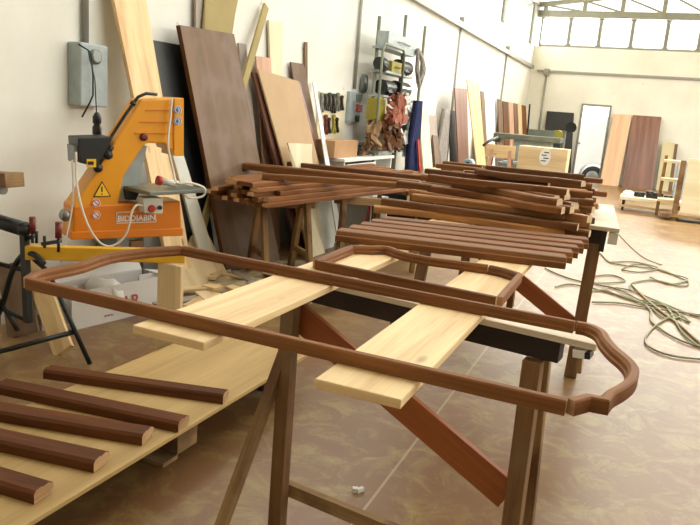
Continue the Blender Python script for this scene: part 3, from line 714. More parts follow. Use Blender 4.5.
# panels/boxes in front of the machine
yq = 12.9
a, b, c_ = my(519, 147, yq), my(568, 152, yq), my(519, 166, yq)
t_ = thing('wooden_crate', 'pale wooden crate with white round label by the machine', 'crate', ((a.x+b.x)/2, yq+.25, c_.z-.35))
zm, hh = (a.z+c_.z)/2-.02, (a.z-c_.z)+.1
m = MB(); m.box(((a.x+b.x)/2, yq+.25, zm), (b.x-a.x, .5, hh)); part('box', m, M['paleboard'], t_, .005)
m = MB(); q = my(545, 157, yq-.004)
for k in range(1): m.lathe((q.x, yq-.001, q.z), (0, -1, 0), [(.10, 0), (.10, .003)], 24)
bm_ = m.bm
for v in bm_.verts: v.co.z = q.z+(v.co.z-q.z)*1.5
lb = part('label', m, M['white'], t_, label='white oval sticker')
m = MB()
for k in range(4): m.box((q.x+(-.02 if k % 2 else .02), yq-.007, q.z+.08-.05*k), (.09, .002, .018))
part('marks', m, M['inkblack'], lb)
for dx in (.1, b.x-a.x-.1):
    pass
m = MB(); m.box(((a.x+b.x)/2, yq+.25, (zm-hh/2)/2), (b.x-a.x-.1, .4, zm-hh/2)); o = solo('wooden_stand', m, M['oldpine'], 'brown wooden stand under the pale crate with round label', 'stand', bevel=.01)
a, b, c_ = my(487, 142, yq), my(516, 146, yq), my(487, 155, yq)
t_ = thing('sawhorse', 'pale wooden sawhorse with wide board left of the labelled crate', 'sawhorse', ((a.x+b.x)/2, yq+.1, 0))
m = MB(); m.box(((a.x+b.x)/2, yq, (a.z+c_.z)/2-.03), (b.x-a.x, .04, a.z-c_.z)); part('board', m, M['pine'], t_)
for x, s in ((a.x+.12, -.1), (b.x-.1, .1)):
    for dy in (-.22, .22):
        m = MB(); m.bar((x, yq+.05+dy*.15, a.z-.05), (x+s, yq+.05+dy, 0), .06, .05, (0, 1, 0)); part('leg', m, M['pinkboard'], t_)
m = MB(); p = my(508, 163, yq+.1); m.box((p.x, yq+.6, p.z-.1), (.5, .35, .18)); m.box((p.x, yq+.6, p.z), (.36, .25, .04)); 
m.box((p.x, yq+.6, (p.z-.19)/2), (.3, .25, p.z-.19)); solo('power_unit', m, M['bluegrey'], 'pale blue grey machine unit between sawhorse and crate', 'machine', bevel=.01)
# white sheets table with tape dispenser
yz = 10.2
zt2 = W(465, 172, y=yz).z
a, b = W(428, 168, z=zt2), W(515, 168, z=zt2)
x0, x1 = W(428, 172, y=yz).x, W(520, 176, y=yz).x
t_ = thing('work_table', 'low work table covered with pale sheets beyond the moulding piles', 'table', ((x0+x1)/2, yz+.5, 0))
m = MB(); m.box(((x0+x1)/2, yz+.5, zt2-.03), (x1-x0, 1.0, .05)); part('tabletop', m, M['dusty_top'], t_)
for x in (x0+.1, x1-.1):
    for y in (yz+.1, yz+.9):
        m = MB(); m.box((x, y, (zt2-.055)/2), (.07, .07, zt2-.055)); part('leg', m, M['leg'], t_)
for k, (fx, fy, r) in enumerate(((.3, .4, .1), (.62, .55, -.15), (.8, .3, .2))):
    m = MB(); m.box((x0+(x1-x0)*fx, yz+fy, zt2-.004+.008*k+.001), (.6, .42, .006), r); solo('sheet', m, M['offwhite'], ['pale sheet on the work table beside the tape dispenser', 'pale sheet in the middle of the far work table', 'pale sheet at right end of the far work table'][k], 'sheet')
p = W(468, 170, y=yz+.15)
t_ = thing('tape_dispenser', 'small white device with dark dot on the far work table', 'device', (p.x, yz+.15, zt2+.012))
m = MB(); m.box((p.x, yz+.15, zt2+.035), (.2, .2, .045)); m.lathe((p.x, yz+.24, zt2+.11), (0, -1, 0), [(.075, 0), (.085, .02), (.085, .14), (.075, .16)], 20); part('body', m, M['bluegrey'], t_)
m = MB(); m.cyl((p.x, yz+.082, zt2+.12), (p.x, yz+.07, zt2+.12), .03); part('dial', m, M['black'], t_)

# ================================================================ right far: trolley, frame
a, b = W(619, 205, z=.25), W(682, 214, z=.25)
yt = 15.3
a, b = W(619, 203, y=yt), W(684, 208, y=yt)
ztr = a.z
t_ = thing('trolley', 'low cream trolley on wheels on the open floor', 'trolley', ((a.x+b.x)/2, yt+.3, 0))
zz = .26
m = MB(); m.box(((a.x+b.x)/2, yt+.3, zz), (b.x-a.x, .7, .07)); part('deck', m, M['cream'], t_, .006)
m = MB(); m.box(((a.x+b.x)/2, yt+.02, .1), (b.x-a.x, .05, .05)); part('lower_rail', m, M['paleboard'], t_)
for x in (a.x+.08, b.x-.08):
    for y in (yt+.05, yt+.55):
        m = MB(); m.lathe((x-.02, y, .06), (1, 0, 0), [(.06, 0), (.06, .04)], 14); m.box((x, y, .17), (.05, .05, .11)); part('caster', m, M['blackmetal'], t_)
m = MB(); m.blob((a.x+.15, yt+.25, zz+.08), (.12, .1, .07), seed=3); solo('bag', m, M['white'], 'small white bag on the left end of the trolley', 'bag')
t_ = thing('motor_parts', 'black machine parts lying on the low trolley', 'machine part', ((a.x+b.x)/2, yt+.3, zz+.035))
for k, (dx, w_, h_) in enumerate(((-.3, .2, .1), (-.1, .14, .14), (.05, .2, .12), (.25, .16, .09))):
    m = MB(); m.box(((a.x+b.x)/2+.05+dx, yt+.3, zz+.035+h_/2), (w_, .22, h_)); m.cyl(((a.x+b.x)/2+.05+dx, yt+.15, zz+.035+h_/2), ((a.x+b.x)/2+.05+dx, yt+.1, zz+.035+h_/2), h_*.35); part('block', m, M['black'], t_, .01)
yp = 14.5
a, b = W(684, 216, y=yp), W(688, 160, y=yp)
x0 = W(683, 222, y=yp).x-.22
t_ = thing('panel_cart', 'pale wooden cart with upright cream panel at the right edge', 'cart', (x0+.8, yp+.3, 0))
zp = W(688, 161, y=yp).z
m = MB(); m.box((x0+.95, yp, (zp+.12)/2+.05), (1.65, .03, zp-.12)); part('panel', m, M['cream'], t_, .004)
for x in (x0+.05, x0+1.75):
    m = MB(); m.box((x, yp+.04, zp/2), (.1, .08, zp)); part('post', m, M['oldpine'], t_)
for x in (x0-.1, ):
    for z in (.35, .75, 1.1):
        m = MB(); m.box((x0-.13, yp+.4, z), (.3, .5, .05)); part('slat', m, M['paleboard'], t_)
m = MB(); m.box((x0-.25, yp+.6, .6), (.06, .06, 1.2)); part('post', m, M['oldpine'], t_)
m = MB(); m.box((x0+.7, yp+.3, .1), (1.8, .7, .06)); part('base', m, M['oldpine'], t_)
a = W(679, 162, y=19.); b = W(694, 200, y=19.)
t_ = thing('cabinet', 'small grey cabinet with dark strip behind the cart', 'cabinet', ((a.x+b.x)/2+.2, 19.3, 0))
m = MB(); m.box(((a.x+b.x)/2+.25, 19.3, a.z/2), (b.x-a.x+.5, .6, a.z)); part('body', m, M['greypaint'], t_, .01)
m = MB(); m.box(((a.x+b.x)/2+.2, 18.99, a.z-.08), (.35, .01, .05)); part('handle_strip', m, M['black'], t_)

# ================================================================ SAW (orange C-frame)
S0 = V((-3.02, 3.46, 0))
dS = V((.5, .866, 0)).normalized(); nS = V((dS.y, -dS.x, 0))
def S(u, v, off=0.): return WP(u, v, S0+nS*off, nS)
def T(off): return -nS*off
base = S(125, 240); base.z = 0
t_ = thing('bench_saw', 'orange machine saw with C shaped body and grey table', 'saw', base)
body = [(71, 238), (73, 207), (97, 171), (141, 99), (183, 98), (183, 150), (168, 150), (166, 144), (147, 143), (141, 150), (124, 176), (119, 200), (119, 238)]
bp = [S(u, v) for u, v in body]
m = MB(); m.prism(bp, T(.20)); part('body', m, M['orange'], t_, .012)
m = MB(); q = [S(73, 206, .006), S(181, 201, .006), S(182, 236, .006), S(73, 239, .006)]; m.prism(q, T(.22)); part('base', m, M['orange2'], t_, .012)
m = MB(); m.prism([S(71, 232, .014), S(183, 228, .014), S(183, 236, .014), S(71, 240, .014)], T(.24)); part('base_lip', m, M['orange2'], t_, .006)
# arm seams
m = MB()
for v in (110, 122, 133): m.bar(S(146-(v-110)*.5, v, .003), S(173, v+.5, .003), .006, .008, nS)
part('panel_seam', m, M['orange2'], t_)
m = MB(); m.prism([S(174, 98, .012), S(184, 98, .012), S(184, 156, .012), S(174, 156, .012)], T(.22)); part('head', m, M['orange'], t_, .006)
m = MB(); m.prism([S(119, 150, -.06), S(147, 146, -.06), S(135, 200, -.06), S(119, 200, -.06)], T(.08)); part('guard', m, M['greypaint'], t_)
# table
tc = S(160, 188, .05)
zt3 = tc.z
a, b, c_, d = W(116, 184, z=zt3), W(150, 192, z=zt3), W(208, 189, z=zt3), W(176, 182.5, z=zt3)
m = MB(); m.prism([a, b, c_, d], (0, 0, -.025)); part('table', m, M['table_steel'], t_, .004)
m = MB(); m.prism([S(126, 190, .0), S(140, 191, .0), S(136, 200, .0), S(128, 200, .0)], T(.1)); part('table_bracket', m, M['blackmetal'], t_)
# control box
m = MB(); q = [S(143, 198, .12), S(163, 198, .12), S(163, 214, .12), S(144, 213, .12)]; m.prism(q, T(.1)); cb = part('control_box', m, M['offwhite'], t_, .006)
m = MB(); m.lathe(S(151.5, 208.5, .12), nS, [(.024, 0), (.024, .01), (.018, .015)], 18); part('red_button', m, M['red'], cb)
m = MB(); m.lathe(S(159.5, 207.5, .12), nS, [(.014, 0), (.014, .012)], 16); part('black_button', m, M['black'], cb)
# motor box
m = MB(); m.prism([S(78, 138, .02), S(113, 137, .02), S(108, 150, .02), S(97, 167, .02), S(80, 163, .02)], T(.22)); mo = part('motor_box', m, M['black'], t_, .008)
m = MB(); m.prism([S(86.5, 159, .022), S(95.5, 159, .022), S(95.5, 167, .022), S(86.5, 167, .022)], -T(.012)); sw = part('isolator', m, M['signyellow'], mo)
m = MB(); m.bar(S(88, 163, .036), S(93.5, 163, .036), .02, .01, nS); part('knob', m, M['black'], sw)
m = MB(); m.prism([S(74, 146, -.01), S(78, 146, -.01), S(78, 162, -.01), S(75, 163, -.01)], T(.15)); part('side_box', m, M['greymetal'], mo)
# tube along slope
m = MB(); m.tube([S(93, 166, .0), S(107, 143, .0), S(125, 115, .0), S(138, 97, .0), S(146, 93.5, .0), S(157, 94.5, 0)], .010, 8); m.tube([S(108, 152, .0), S(112, 146, .0)], .018, 8); m.tube([S(132, 105, 0), S(134, 102, 0)], .018, 8)
for u, v in ((98, 168), (108, 155)): m.blob(S(u, v, 0.01), (.03, .03, .03), jit=.02)
part('hose', m, M['blackmetal'], t_)
m = MB(); m.lathe(S(143.5, 137, .002), nS, [(.026, 0), (.022, .02), (.01, .022)], 18); part('adjuster', m, M['darkred'], t_)
m = MB(); m.lathe(S(66, 215, -.05), nS*.7-dS, [(.036, 0), (.04, .015), (.03, .03), (.012, .04)], 18); m.tube([S(64, 215, -.05), S(72, 214, -.05)], .012, 8); part('handwheel', m, M['steel'], t_)
# stickers
def sticker(u, v, r, mat, name='sticker'):
    m = MB(); m.lathe(S(u, v, .003), nS, [(r, 0), (r, .002)], 20); return part(name, m, M['white'], t_) , mat
for u, v, mt in ((177.5, 110, 'signblue'), (177.5, 121, 'signblue'), (96, 203, 'signred'), (96, 215, 'signred')):
    off = .014 if u > 150 else (.008 if v > 200 else .003)
    m = MB(); m.lathe(S(u, v, off), nS, [(.027, 0), (.027, .003)], 20); st_ = part('sticker', m, M['white'], t_, label='round safety sticker')
    m = MB()
    ring = [S(u, v, off+.004)+(dS*math.cos(a)+V((0, 0, 1))*math.sin(a))*.021 for a in [k*math.pi/8 for k in range(16)]]
    m.tube(ring, .003, 5, closed=True)
    if mt == 'signred': m.bar(S(u, v, off+.004)+(dS*-.014+Z3*.014), S(u, v, off+.004)+(dS*.014-Z3*.014), .005, .002, nS)
    else: m.blob(S(u, v, off+.004), (.01, .01, .014), jit=.02)
    part('sticker_mark', m, M[mt], st_)
m = MB(); q = [S(93, 197, .003), S(111, 196.5, .003), S(102, 181, .003)]; m.prism(q, nS*.002); st_ = part('warning_sticker', m, M['inkblack'], t_, label='black bordered yellow warning triangle')
cq = (q[0]+q[1]+q[2])/3
m = MB(); m.prism([cq+(p-cq)*.82+nS*.0025 for p in q], nS*.001); part('yellow_field', m, M['signyellow'], st_)
m = MB(); m.bar(S(102, 186.5, .008), S(102, 192, .008), .008, .001, nS); m.bar(S(102, 193.3, .008), S(102, 194.7, .008), .007, .001, nS); part('exclamation_mark', m, M['inkblack'], st_)
lo = S(117.5, 221.5, .009)
text('lettering', 'BIDDIABIN', .052, lo, S(157, 220, .009)-lo, nS, M['white'], t_, .001, True)
m = MB()
fr_ = [S(116.5, 212.5, .01), S(155, 211, .01), S(156, 221.8, .01), S(117, 223.3, .01)]
for i in range(4): m.bar(fr_[i], fr_[(i+1) % 4], .004, .002, nS)
part('lettering_frame', m, M['white'], t_)
# cables of the saw
def curve(pts, n=6):
    """Catmull-Rom through points"""
    P_ = [V(p) for p in pts]; out = []
    for i in range(len(P_)-1):
        a = P_[max(i-1, 0)]; b = P_[i]; c = P_[i+1]; d = P_[min(i+2, len(P_)-1)]
        for k in range(n):
            t = k/n; out.append(.5*((2*b)+(-a+c)*t+(2*a-5*b+4*c-d)*t*t+(-a+3*b-3*c+d)*t*t*t))
    out.append(P_[-1]); return out
m = MB(); m.tube(curve([S(76, 152, .03), S(77, 185, .06), S(84, 215, .09), S(94, 236, .1), S(106, 246, .11), S(118, 243, .12), S(127, 232, .14), S(132, 212, .15), S(137, 205, .14), S(143, 206, .1)]), .007, 6); part('cable', m, M['whitecable'], t_, label='white cable drooping in a loop across the base')
m = MB(); m.tube(curve([S(72, 160, .03), S(73, 200, .04), S(67, 235, .05), S(61, 262, .05)]), .005, 6); part('cable', m, M['whitecable'], t_, label='thin white cable hanging down the left side')
m = MB(); m.tube(curve([S(172, 98, .03), S(170, 120, .04), S(168, 145, .05), S(173, 170, .06), S(177, 183, .12), S(190, 183, .15), S(204, 188, .16), S(203, 196, .15), S(190, 198, .14), S(181, 192, .12)]), .008, 6); part('cable', m, M['whitecable'], t_, label='white cable from the head, looped at the table edge')
m = MB(); m.tube([S(157, 180, .1), S(161, 181, .1)], .03, 10); pl_ = part('socket', m, M['red'], t_, label='red industrial plug'); m = MB(); m.tube([S(161, 181, .1), S(178, 184, .1)], .022, 10); part('plug_grip', m, M['offwhite'], pl_)
# pedestal
zs_ = S(120, 234).z
m = MB(); yp_ = W(122, 225, x=XL+.23).y+.1; m.box((XL+.13, yp_, (zs_+.1)/2), (.2, .3, zs_+.1)); part('pedestal', m, M['greymetal'], t_, .006)
m = MB(); pc = S(125, 232, -.25); m.bar((XL+.1, yp_, zs_+.06), (pc.x, pc.y+.1, zs_+.06), .3, .06); part('arm_bracket', m, M['greymetal'], t_)
m = MB(); m.bar(S(130, 246, -.03), S(142, 245, -.03), .07, .05, nS); part('foot_bracket', m, M['leg'], t_)

# ================================================================ BLACK STAND at left + yellow beam
zb = .9
ft = W(90, 364, z=0)                   # right foot
yS = ft.y
def B(u, v, y=None): return W(u, v, y=y or yS)
root = B(40, 340); root.z = 0
t_ = thing('folding_stand', 'black tubular metal stand at the left edge', 'stand', root)
yb1 = yS-.25
m = MB(); m.bar(B(24, 226, yb1), V((B(28, 318, yb1).x, yb1, B(27, 322, yb1).z)), .035, .035, (0, 1, 0)); part('upright', m, M['blackmetal'], t_)
m = MB(); m.tube(curve([B(-8, 330, yb1), B(4, 300, yb1), B(12, 272, yb1), B(22, 256, yb1), B(33, 254, yb1), B(44, 264, yb1)]), .016, 10); part('arched_tube', m, M['blackmetal'], t_)
m = MB(); m.tube([B(50, 276), B(90, 364)], .014, 10); part('leg', m, M['blackmetal'], t_)
m = MB(); m.tube([B(0, 300, yb1), B(18, 331, yb1)], .013, 8); part('leg', m, M['blackmetal'], t_)
m = MB(); p = B(74, 332); m.tube([p, B(-14, 355, yb1-.1)], .015, 10); part('crossbar', m, M['blackmetal'], t_)
m = MB(); m.tube([B(27, 320, yb1), B(-10, 303, yb1)], .013, 8); part('crossbar', m, M['blackmetal'], t_)
m = MB(); m.tube([B(24, 270, yb1), B(-8, 262, yb1)], .014, 8); part('crossbar', m, M['blackmetal'], t_)
m = MB(); m.tube([B(24, 250, yb1), B(52, 275)], .014, 8); part('brace', m, M['blackmetal'], t_)
m = MB(); m.tube([B(-12, 218, yb1), B(23, 229, yb1)], .04, 14); m.blob(B(24, 229, yb1), (.042, .042, .042), jit=0); part('top_roller', m, M['blackmetal'], t_, label='thick black tube across the top')
# yellow beam with red handled clamps (stands on own trestle)
yY = 2.72
a, b = W(30, 256, y=yY), W(185, 256, y=yY+.45)
t_ = thing('yellow_beam', 'long yellow beam with red handled clamps behind the black stand', 'beam', (a.x, a.y, 0))
m = MB(); m.bar(W(26, 252, y=yY-.03), b, .06, .075); part('beam', m, M['yellow'], t_, .005)
m = MB(); q = W(171, 262, y=yY+.38); m.bar((q.x, q.y, b.z-.04), (q.x, q.y, 0), .16, .03, (0, -1, 0)); part('leg', m, M['paleboard'], t_, .004)
for u0, v0, v1 in ((32.5, 217, 243), (58.5, 222, 252)):
    m = MB(); A1, A2, A3 = W(u0, v0, y=yY-.02), W(u0, v0+16, y=yY-.02), W(u0, v1, y=yY-.02)
    m.tube([A1, A2], .017, 10); cl = part('clamp_handle', m, M['darkred'], t_, label='dark red clamp grip')
    m = MB(); m.tube([A2, A3], .008, 8); m.bar(W(u0-16 if u0 > 50 else u0-5, v0+22, y=yY-.02), W(u0+2, v0+19, y=yY-.02), .02, .02); m.tube([W(u0-14 if u0 > 50 else u0+4, v0+14, y=yY-.02), W(u0-14 if u0 > 50 else u0+4, v0+26, y=yY-.02)], .008, 8); part('clamp_arm', m, M['blackmetal'], cl)
# timber end at left edge
a, b = W(-30, 178, y=2.6), W(15, 180, y=2.6)
m = MB(); m.bar(a, b, .12, .075, cap=1); o1 = None
t_ = thing('timber', 'brown timber block end with roller at the left edge', 'timber', (a.x, a.y, 0))
part('block', m, [M['leg'], M['oldpine']], t_, .004)
m = MB(); p = W(4, 190, y=2.62); m.tube([p, p+V((-.25, 0, .0))], .025, 12); part('roller', m, M['greymetal'], t_)
m = MB(); m.bar((a.x+.05, a.y+.05, 0), (a.x+.05, a.y+.05, a.z-.037), .08, .08, (0, 1, 0)); part('post', m, M['oldpine'], t_)
# boards near stand
def plank3(name, label, cat, mat, p0, p1, w, th, upv, group=None, cap=0, bevel=.003):
    m = MB(); m.bar(p0, p1, w, th, upv, cap=cap); return solo(name, m, mat, label, cat, group, bevel)
g0 = W(64, 352, z=.02); g1 = W(30, 255, y=g0.y+.35)
plank3('board', 'pale board leaning between the black stand and white box', 'board', M['pine2'], g0, g1, .13, .03, (.3, -1, .3))
g0 = W(24, 335, z=.02); g0.x = max(g0.x, -3.4); g1 = W(6, 262, y=g0.y+.1); g1.x = max(g1.x, -3.6)
plank3('board', 'grey brown board leaning behind the black stand', 'board', M['bigbrown'], g0, g1, .2, .02, (.3, -1, .3))
# white cardboard box
bz0 = 0
A_ = W(75, 330, z=0.); B_ = W(165, 306, z=0.)
A_ = W(72, 331, z=0); B_ = W(164, 309, z=0)
dB = (B_-A_); dB.z = 0; LB = dB.length; dB.normalize(); nB = V((dB.y, -dB.x, 0))
hB = .3
# height so the top edge is at pixel ~ (70,290)/(163,279)
def Bx(u, v): return WP(u, v, A_, nB)
hB = (Bx(75, 288).z+Bx(160, 281).z)/2
t_ = thing('cardboard_box', 'open white cardboard box with red print on the floor', 'box', A_+dB*LB/2)
m = MB(); m.box(A_+dB*LB/2-nB*.006+Z3*hB/2, (LB, .008, hB), math.atan2(dB.y, dB.x)); part('side', m, M['whitecard'], t_)
m = MB(); m.box(A_+dB*LB/2-nB*.26+Z3*hB/2, (LB, .008, hB), math.atan2(dB.y, dB.x)); part('side', m, M['whitecard'], t_)
for k in (0, LB):
    m = MB(); m.box(A_+dB*k-nB*.13+Z3*hB/2, (.26, .008, hB), math.atan2(dB.y, dB.x)); part('side', m, M['whitecard'], t_)
m = MB(); m.box(A_+dB*LB/2-nB*.13+Z3*.006, (LB, .25, .008), math.atan2(dB.y, dB.x)); part('bottom', m, M['whitecard'], t_)
for o_, dd, L_ in ((A_+Z3*hB-nB*.01, (nB*.75+Z3*-.5), LB), (A_+Z3*hB-nB*.26, (-nB*.6+Z3*.8), LB)):
    m = MB(); e = dd.normalized()*.12; m.prism([o_, o_+dB*L_, o_+dB*L_+e, o_+e], (0, 0, .006)); part('flap', m, M['whitecard'], t_) if dd.z > 0 else m.bm.free()
o_ = A_+dB*LB+Z3*hB; m = MB(); e = (dB*.8+Z3*-.1).normalized()*.12; m.prism([o_-nB*.02, o_-nB*.24, o_-nB*.2+e, o_-nB*.06+e], (0, 0, .006)); part('flap', m, M['whitecard'], t_)
p = Bx(121, 309); text('print', 'AR', .125, p+nB*.001, dB, nB, M['ink'], t_, .0005, True)
p = Bx(104, 317.5); text('print', 'www.', .035, p+nB*.001, dB, nB, M['ink'], t_, .0005)
m = MB()
cb_ = A_+dB*LB/2-nB*.13
m.blob(cb_+dB*(-.05)+Z3*(hB*.62), (LB*.18, .08, hB*.5), jit=.32, seed=4); solo('plastic_wrap', m, M['white'], 'crumpled white plastic sticking out of the white box', 'plastic')
# offcuts pile & disc
def heap(cx, cy, rx_, ry_, h, seed, lab):
    R = random.Random(seed); m = MB(); n = 22; vs = {}
    for i in range(n+1):
        for j in range(n+1):
            a = -1+2*i/n; b = -1+2*j/n; r = math.hypot(a, b); k = max(0, 1-r**2)
            z = h*k*(.75+.5*R.random())-(.012 if k == 0 else 0)
            vs[i, j] = m.bm.verts.new((cx+a*rx_, cy+b*ry_, z))
    for i in range(n):
        for j in range(n): f = m.bm.faces.new((vs[i, j], vs[i+1, j], vs[i+1, j+1], vs[i, j+1])); f.smooth = False
    return solo('sawdust_heap', m, M['debris'], lab, 'sawdust', kind='stuff')
hp = W(250, 300, z=0)
heap(-2.95, 5.05, .68, 1.3, .09, 3, 'pale sawdust and shavings heaped on the floor behind the tables')
R = random.Random(11)
for k in range(44):
    u, v = R.uniform(165, 330), R.uniform(266, 312)
    p = W(u, v, z=.09); a = R.uniform(0, 3.14); L_ = R.uniform(.1, .4)
    if p.x < XL+.5: continue
    d = V((math.cos(a), math.sin(a), 0))*L_/2
    plank3('wood_offcut', 'pale wood offcut lying on the sawdust behind the tables', 'offcut', M[R.choice(['paleboard', 'pine2', 'oldpine', 'greyboard'])], p-d+Z3*R.uniform(0, .03), p+d+Z3*R.uniform(0, .03), R.uniform(.04, .12), R.uniform(.012, .03), (0, 0, 1), 'wood offcuts on the sawdust')
p = W(208, 272, z=.06); m = MB(); m.lathe(p, (0, 0, 1), [(.02, 0), (.2, .01), (.2, .03), (.18, .035)], 30); solo('lid', m, M['offwhite'], 'round pale disc lying on the sawdust by the white plank', 'disc')

# ================================================================ PALLET with walnut mouldings
zp_ = .2
c1 = W(45, 513, z=zp_); c2 = W(308, 354, z=zp_)
dP = (c2-c1).normalized()
nP = V((-dP.y, dP.x, 0))                      # to the left
W_ = (W(184, 339, z=zp_)-c1).dot(nP)
lo_ = c1-dP*.9; hi_ = c2+dP*.02
t_ = thing('pallet', 'wooden pallet blocks and boards under the plywood sheet', 'pallet', (lo_+hi_)/2+nP*.33-Z3*zp_)
th_ = .018
m = MB(); m.bar(lo_+nP*W_/2-Z3*th_/2, hi_+nP*W_/2-Z3*th_/2, W_, th_, cap=0); ply = solo('plywood_sheet', m, M['ply'], 'large plywood sheet laid on a pallet in the left foreground', 'plywood sheet', bevel=.002)
m = MB()
LP = (hi_-lo_).length
for s in (.04, .3, .56):
    m = MB(); m.bar(lo_+nP*(s+.04)+Z3*(-th_-.011), hi_+nP*(s+.04)+dP*-.05+Z3*(-th_-.011), .1, .02); part('deck_board', m, M['oldpine'], t_)
for s in (.06, .32, .56):
    for f in (.3, .7, .97):
        pc = lo_+dP*LP*f-dP*.1+nP*(s+.02); 
        if f == .7: pc = W(190, 425, z=.14)+nP*(s-.0)+dP*0
        zz = zp_-th_-.022
        m = MB(); c0 = V((pc.x, pc.y, zz/2+.011)); m.bar(c0-dP*.07, c0+dP*.07, .1, zz-.024, cap=0); part('block', m, M['oldpine'], t_, .003)
for f in (.3, .6, .95):
    pc = lo_+dP*LP*f; m = MB(); m.bar(V((pc.x, pc.y, .011))+nP*.09, V((pc.x, pc.y, .011))+nP*.66, .1, .02); part('base_board', m, M['oldpine'], t_)
# moulding profile (across, up)
def prof(w, h):
    return [(-w*.5, 0), (w*.5, 0), (w*.5, h*.30), (w*.42, h*.36), (w*.40, h*.62), (w*.28, h*.72), (w*.2, h*.95), (w*.05, h), (-w*.3, h), (-w*.42, h*.9), (-w*.5, h*.7)]
ml = [((48, 372), (226, 397), .075), ((2, 386), (184, 424), .085), ((-70, 400), (148, 436), .09), ((-90, 420), (102, 462), .09), ((-80, 456), (44, 493), .08)]
labs = ['dark walnut moulding lying farthest on the plywood sheet', 'second farthest dark walnut moulding on the plywood sheet', 'long middle dark walnut moulding on the plywood sheet', 'second nearest dark walnut moulding on the plywood sheet', 'nearest dark walnut moulding on the plywood, at bottom left corner']
for (a, b, w), l in zip(ml, labs):
    p0 = W(*a, z=zp_+.02); p1 = W(*b, z=zp_+.02); p0.z = p1.z = zp_+.001
    m = MB(); m.sweep([p0, p1], [(a_*w*1.12, b_*.05) for a_, b_ in ((-.36, 0), (.5, 0), (.5, .7), (.4, .93), (.12, 1), (.06, .9), (-.26, .96), (-.36, .8), (-.5, .74), (-.5, .34), (-.36, .26))]); solo('moulding', m, [M['walnut'], M['endgrain']], l, 'moulding', 'walnut mouldings on the plywood sheet', .0015)

# ================================================================ FOREGROUND TRESTLES, PLANKS, FRAMES
ZT_ = .98
def trestle(name, label, L, Rr, legL, legR, parent_loc, drop, block=True):
    pass
bl_ = W(262, 268, z=ZT_); br_ = W(597, 344.5, z=ZT_)
dT = (br_-bl_).normalized(); nT = V((dT.y, -dT.x, 0))     # nT towards the camera
t_ = thing('trestle', 'wooden trestle nearest the camera carrying planks and frame', 'trestle', V(((bl_.x+br_.x)/2, (bl_.y+br_.y)/2, 0)))
m = MB(); m.bar(bl_-nT*.04-Z3*.010, br_-nT*.04-Z3*.010, .085, .02); part('top_batten', m, M['dusty_top'], t_, .003, 'pale dusty batten')
bb = br_-dT*.10
m = MB(); m.bar(bl_-nT*.045-Z3*.0535, bb-nT*.045-Z3*.0535, .06, .066); part('beam', m, M['black_beam'], t_, .002)
pT = lambda u, v: WP(u, v, bl_, nT)
# legs
def leg(p0, p1, w, t, mat='leg', name='leg'):
    m = MB(); m.bar(p0, p1, w, t, nT); return part(name, m, M[mat], t_, .003)
def down(a, b, z=0.):
    k = (a.z-z)/(a.z-b.z); return a+(b-a)*k
a, b = WP(291, 304, bl_, nT), WP(283, 525, bl_, nT); leg(V((a.x, a.y, ZT_-.087))-nT*.0, down(a, b)-nT*-.04, .055, .045)
a, b = pT(535, 350), pT(514, 520); leg(V((a.x, a.y, ZT_-.087)), down(a, b)+nT*.03, .054, .045)
a = pT(291, 304)-nT*.09; leg(V((a.x, a.y, ZT_-.087)), V((a.x-.08, a.y-.05, 0))+nT*.32, .04, .035, 'oldpine')
a = pT(537, 350)-nT*.09; leg(V((a.x, a.y, ZT_-.095)), V((a.x+.02, a.y+.16, 0)), .045, .03, 'oldpine')
a, b = pT(283, 492), pT(372, 524); b = a+(b-a)*((pT(510, 400).x-a.x)/(b.x-a.x)); m = MB(); a.z = b.z = (a.z+pT(370, 523).z)/2; m.bar(a-nT*.02, b-nT*.02, .03, .05); part('stretcher', m, M['oldpine'], t_)
a, b = WP(298, 315, bl_-nT*.05, nT), WP(508, 495, bl_-nT*.05, nT); m = MB(); m.bar(a, b, .105, .022, nT); part('brace', m, M['redboard'], t_, .002, 'orange brown diagonal brace board')
a = pT(580, 346); m = MB(); m.bar(V((a.x, a.y, ZT_-.026))-nT*.02, down(a, pT(579, 358), pT(579, 358).z)-nT*.02, .035, .05, nT); part('end_block', m, M['white'], t_, .002)
a = pT(588, 347); m = MB(); m.bar(V((a.x, a.y, ZT_-.028))-nT*.02, down(a, pT(587, 359), pT(587, 359).z)-nT*.02, .018, .05, nT); part('end_pad', m, M['black'], t_, .002)
a = pT(578.5, 358); m = MB(); m.bar(V((a.x, a.y, a.z))-nT*.02, down(a, pT(577, 375), pT(577, 375).z)-nT*.02, .013, .013, nT); part('dowel', m, M['oldpine'], t_)
# far trestle table
fl = W(620, 229, z=ZT_)
yF_ = fl.y
t_ = thing('trestle_table', 'far trestle table with pale dusty top under the moulding pile', 'table', (fl.x-.8, yF_+.5, 0))
m = MB(); m.prism([(fl.x-1.3, yF_, ZT_), (fl.x, yF_, ZT_), (fl.x-.1, yF_+1.45, ZT_), (fl.x-1.3, yF_+1.45, ZT_)], (0, 0, -.025)); part('tabletop', m, M['dusty_top'], t_, .003)
m = MB(); m.bar((fl.x-1.3, yF_+.06, ZT_-.07), (fl.x-.1, yF_+.06, ZT_-.07), .06, .088); part('beam', m, M['black_beam'], t_)
m = MB(); m.bar((fl.x-.06, yF_+.05, ZT_-.07), (fl.x-.005, yF_+.05, ZT_-.07), .06, .07); part('end_block', m, M['white'], t_)
m = MB(); m.bar((fl.x-.085, yF_+.04, ZT_-.03), (fl.x-.09, yF_+.04, ZT_-.16), .03, .03, (0, 1, 0)); part('end_pad', m, M['black'], t_)
ft0 = W(596, 236, y=yF_+.05); fb0 = W(570, 377, z=0)
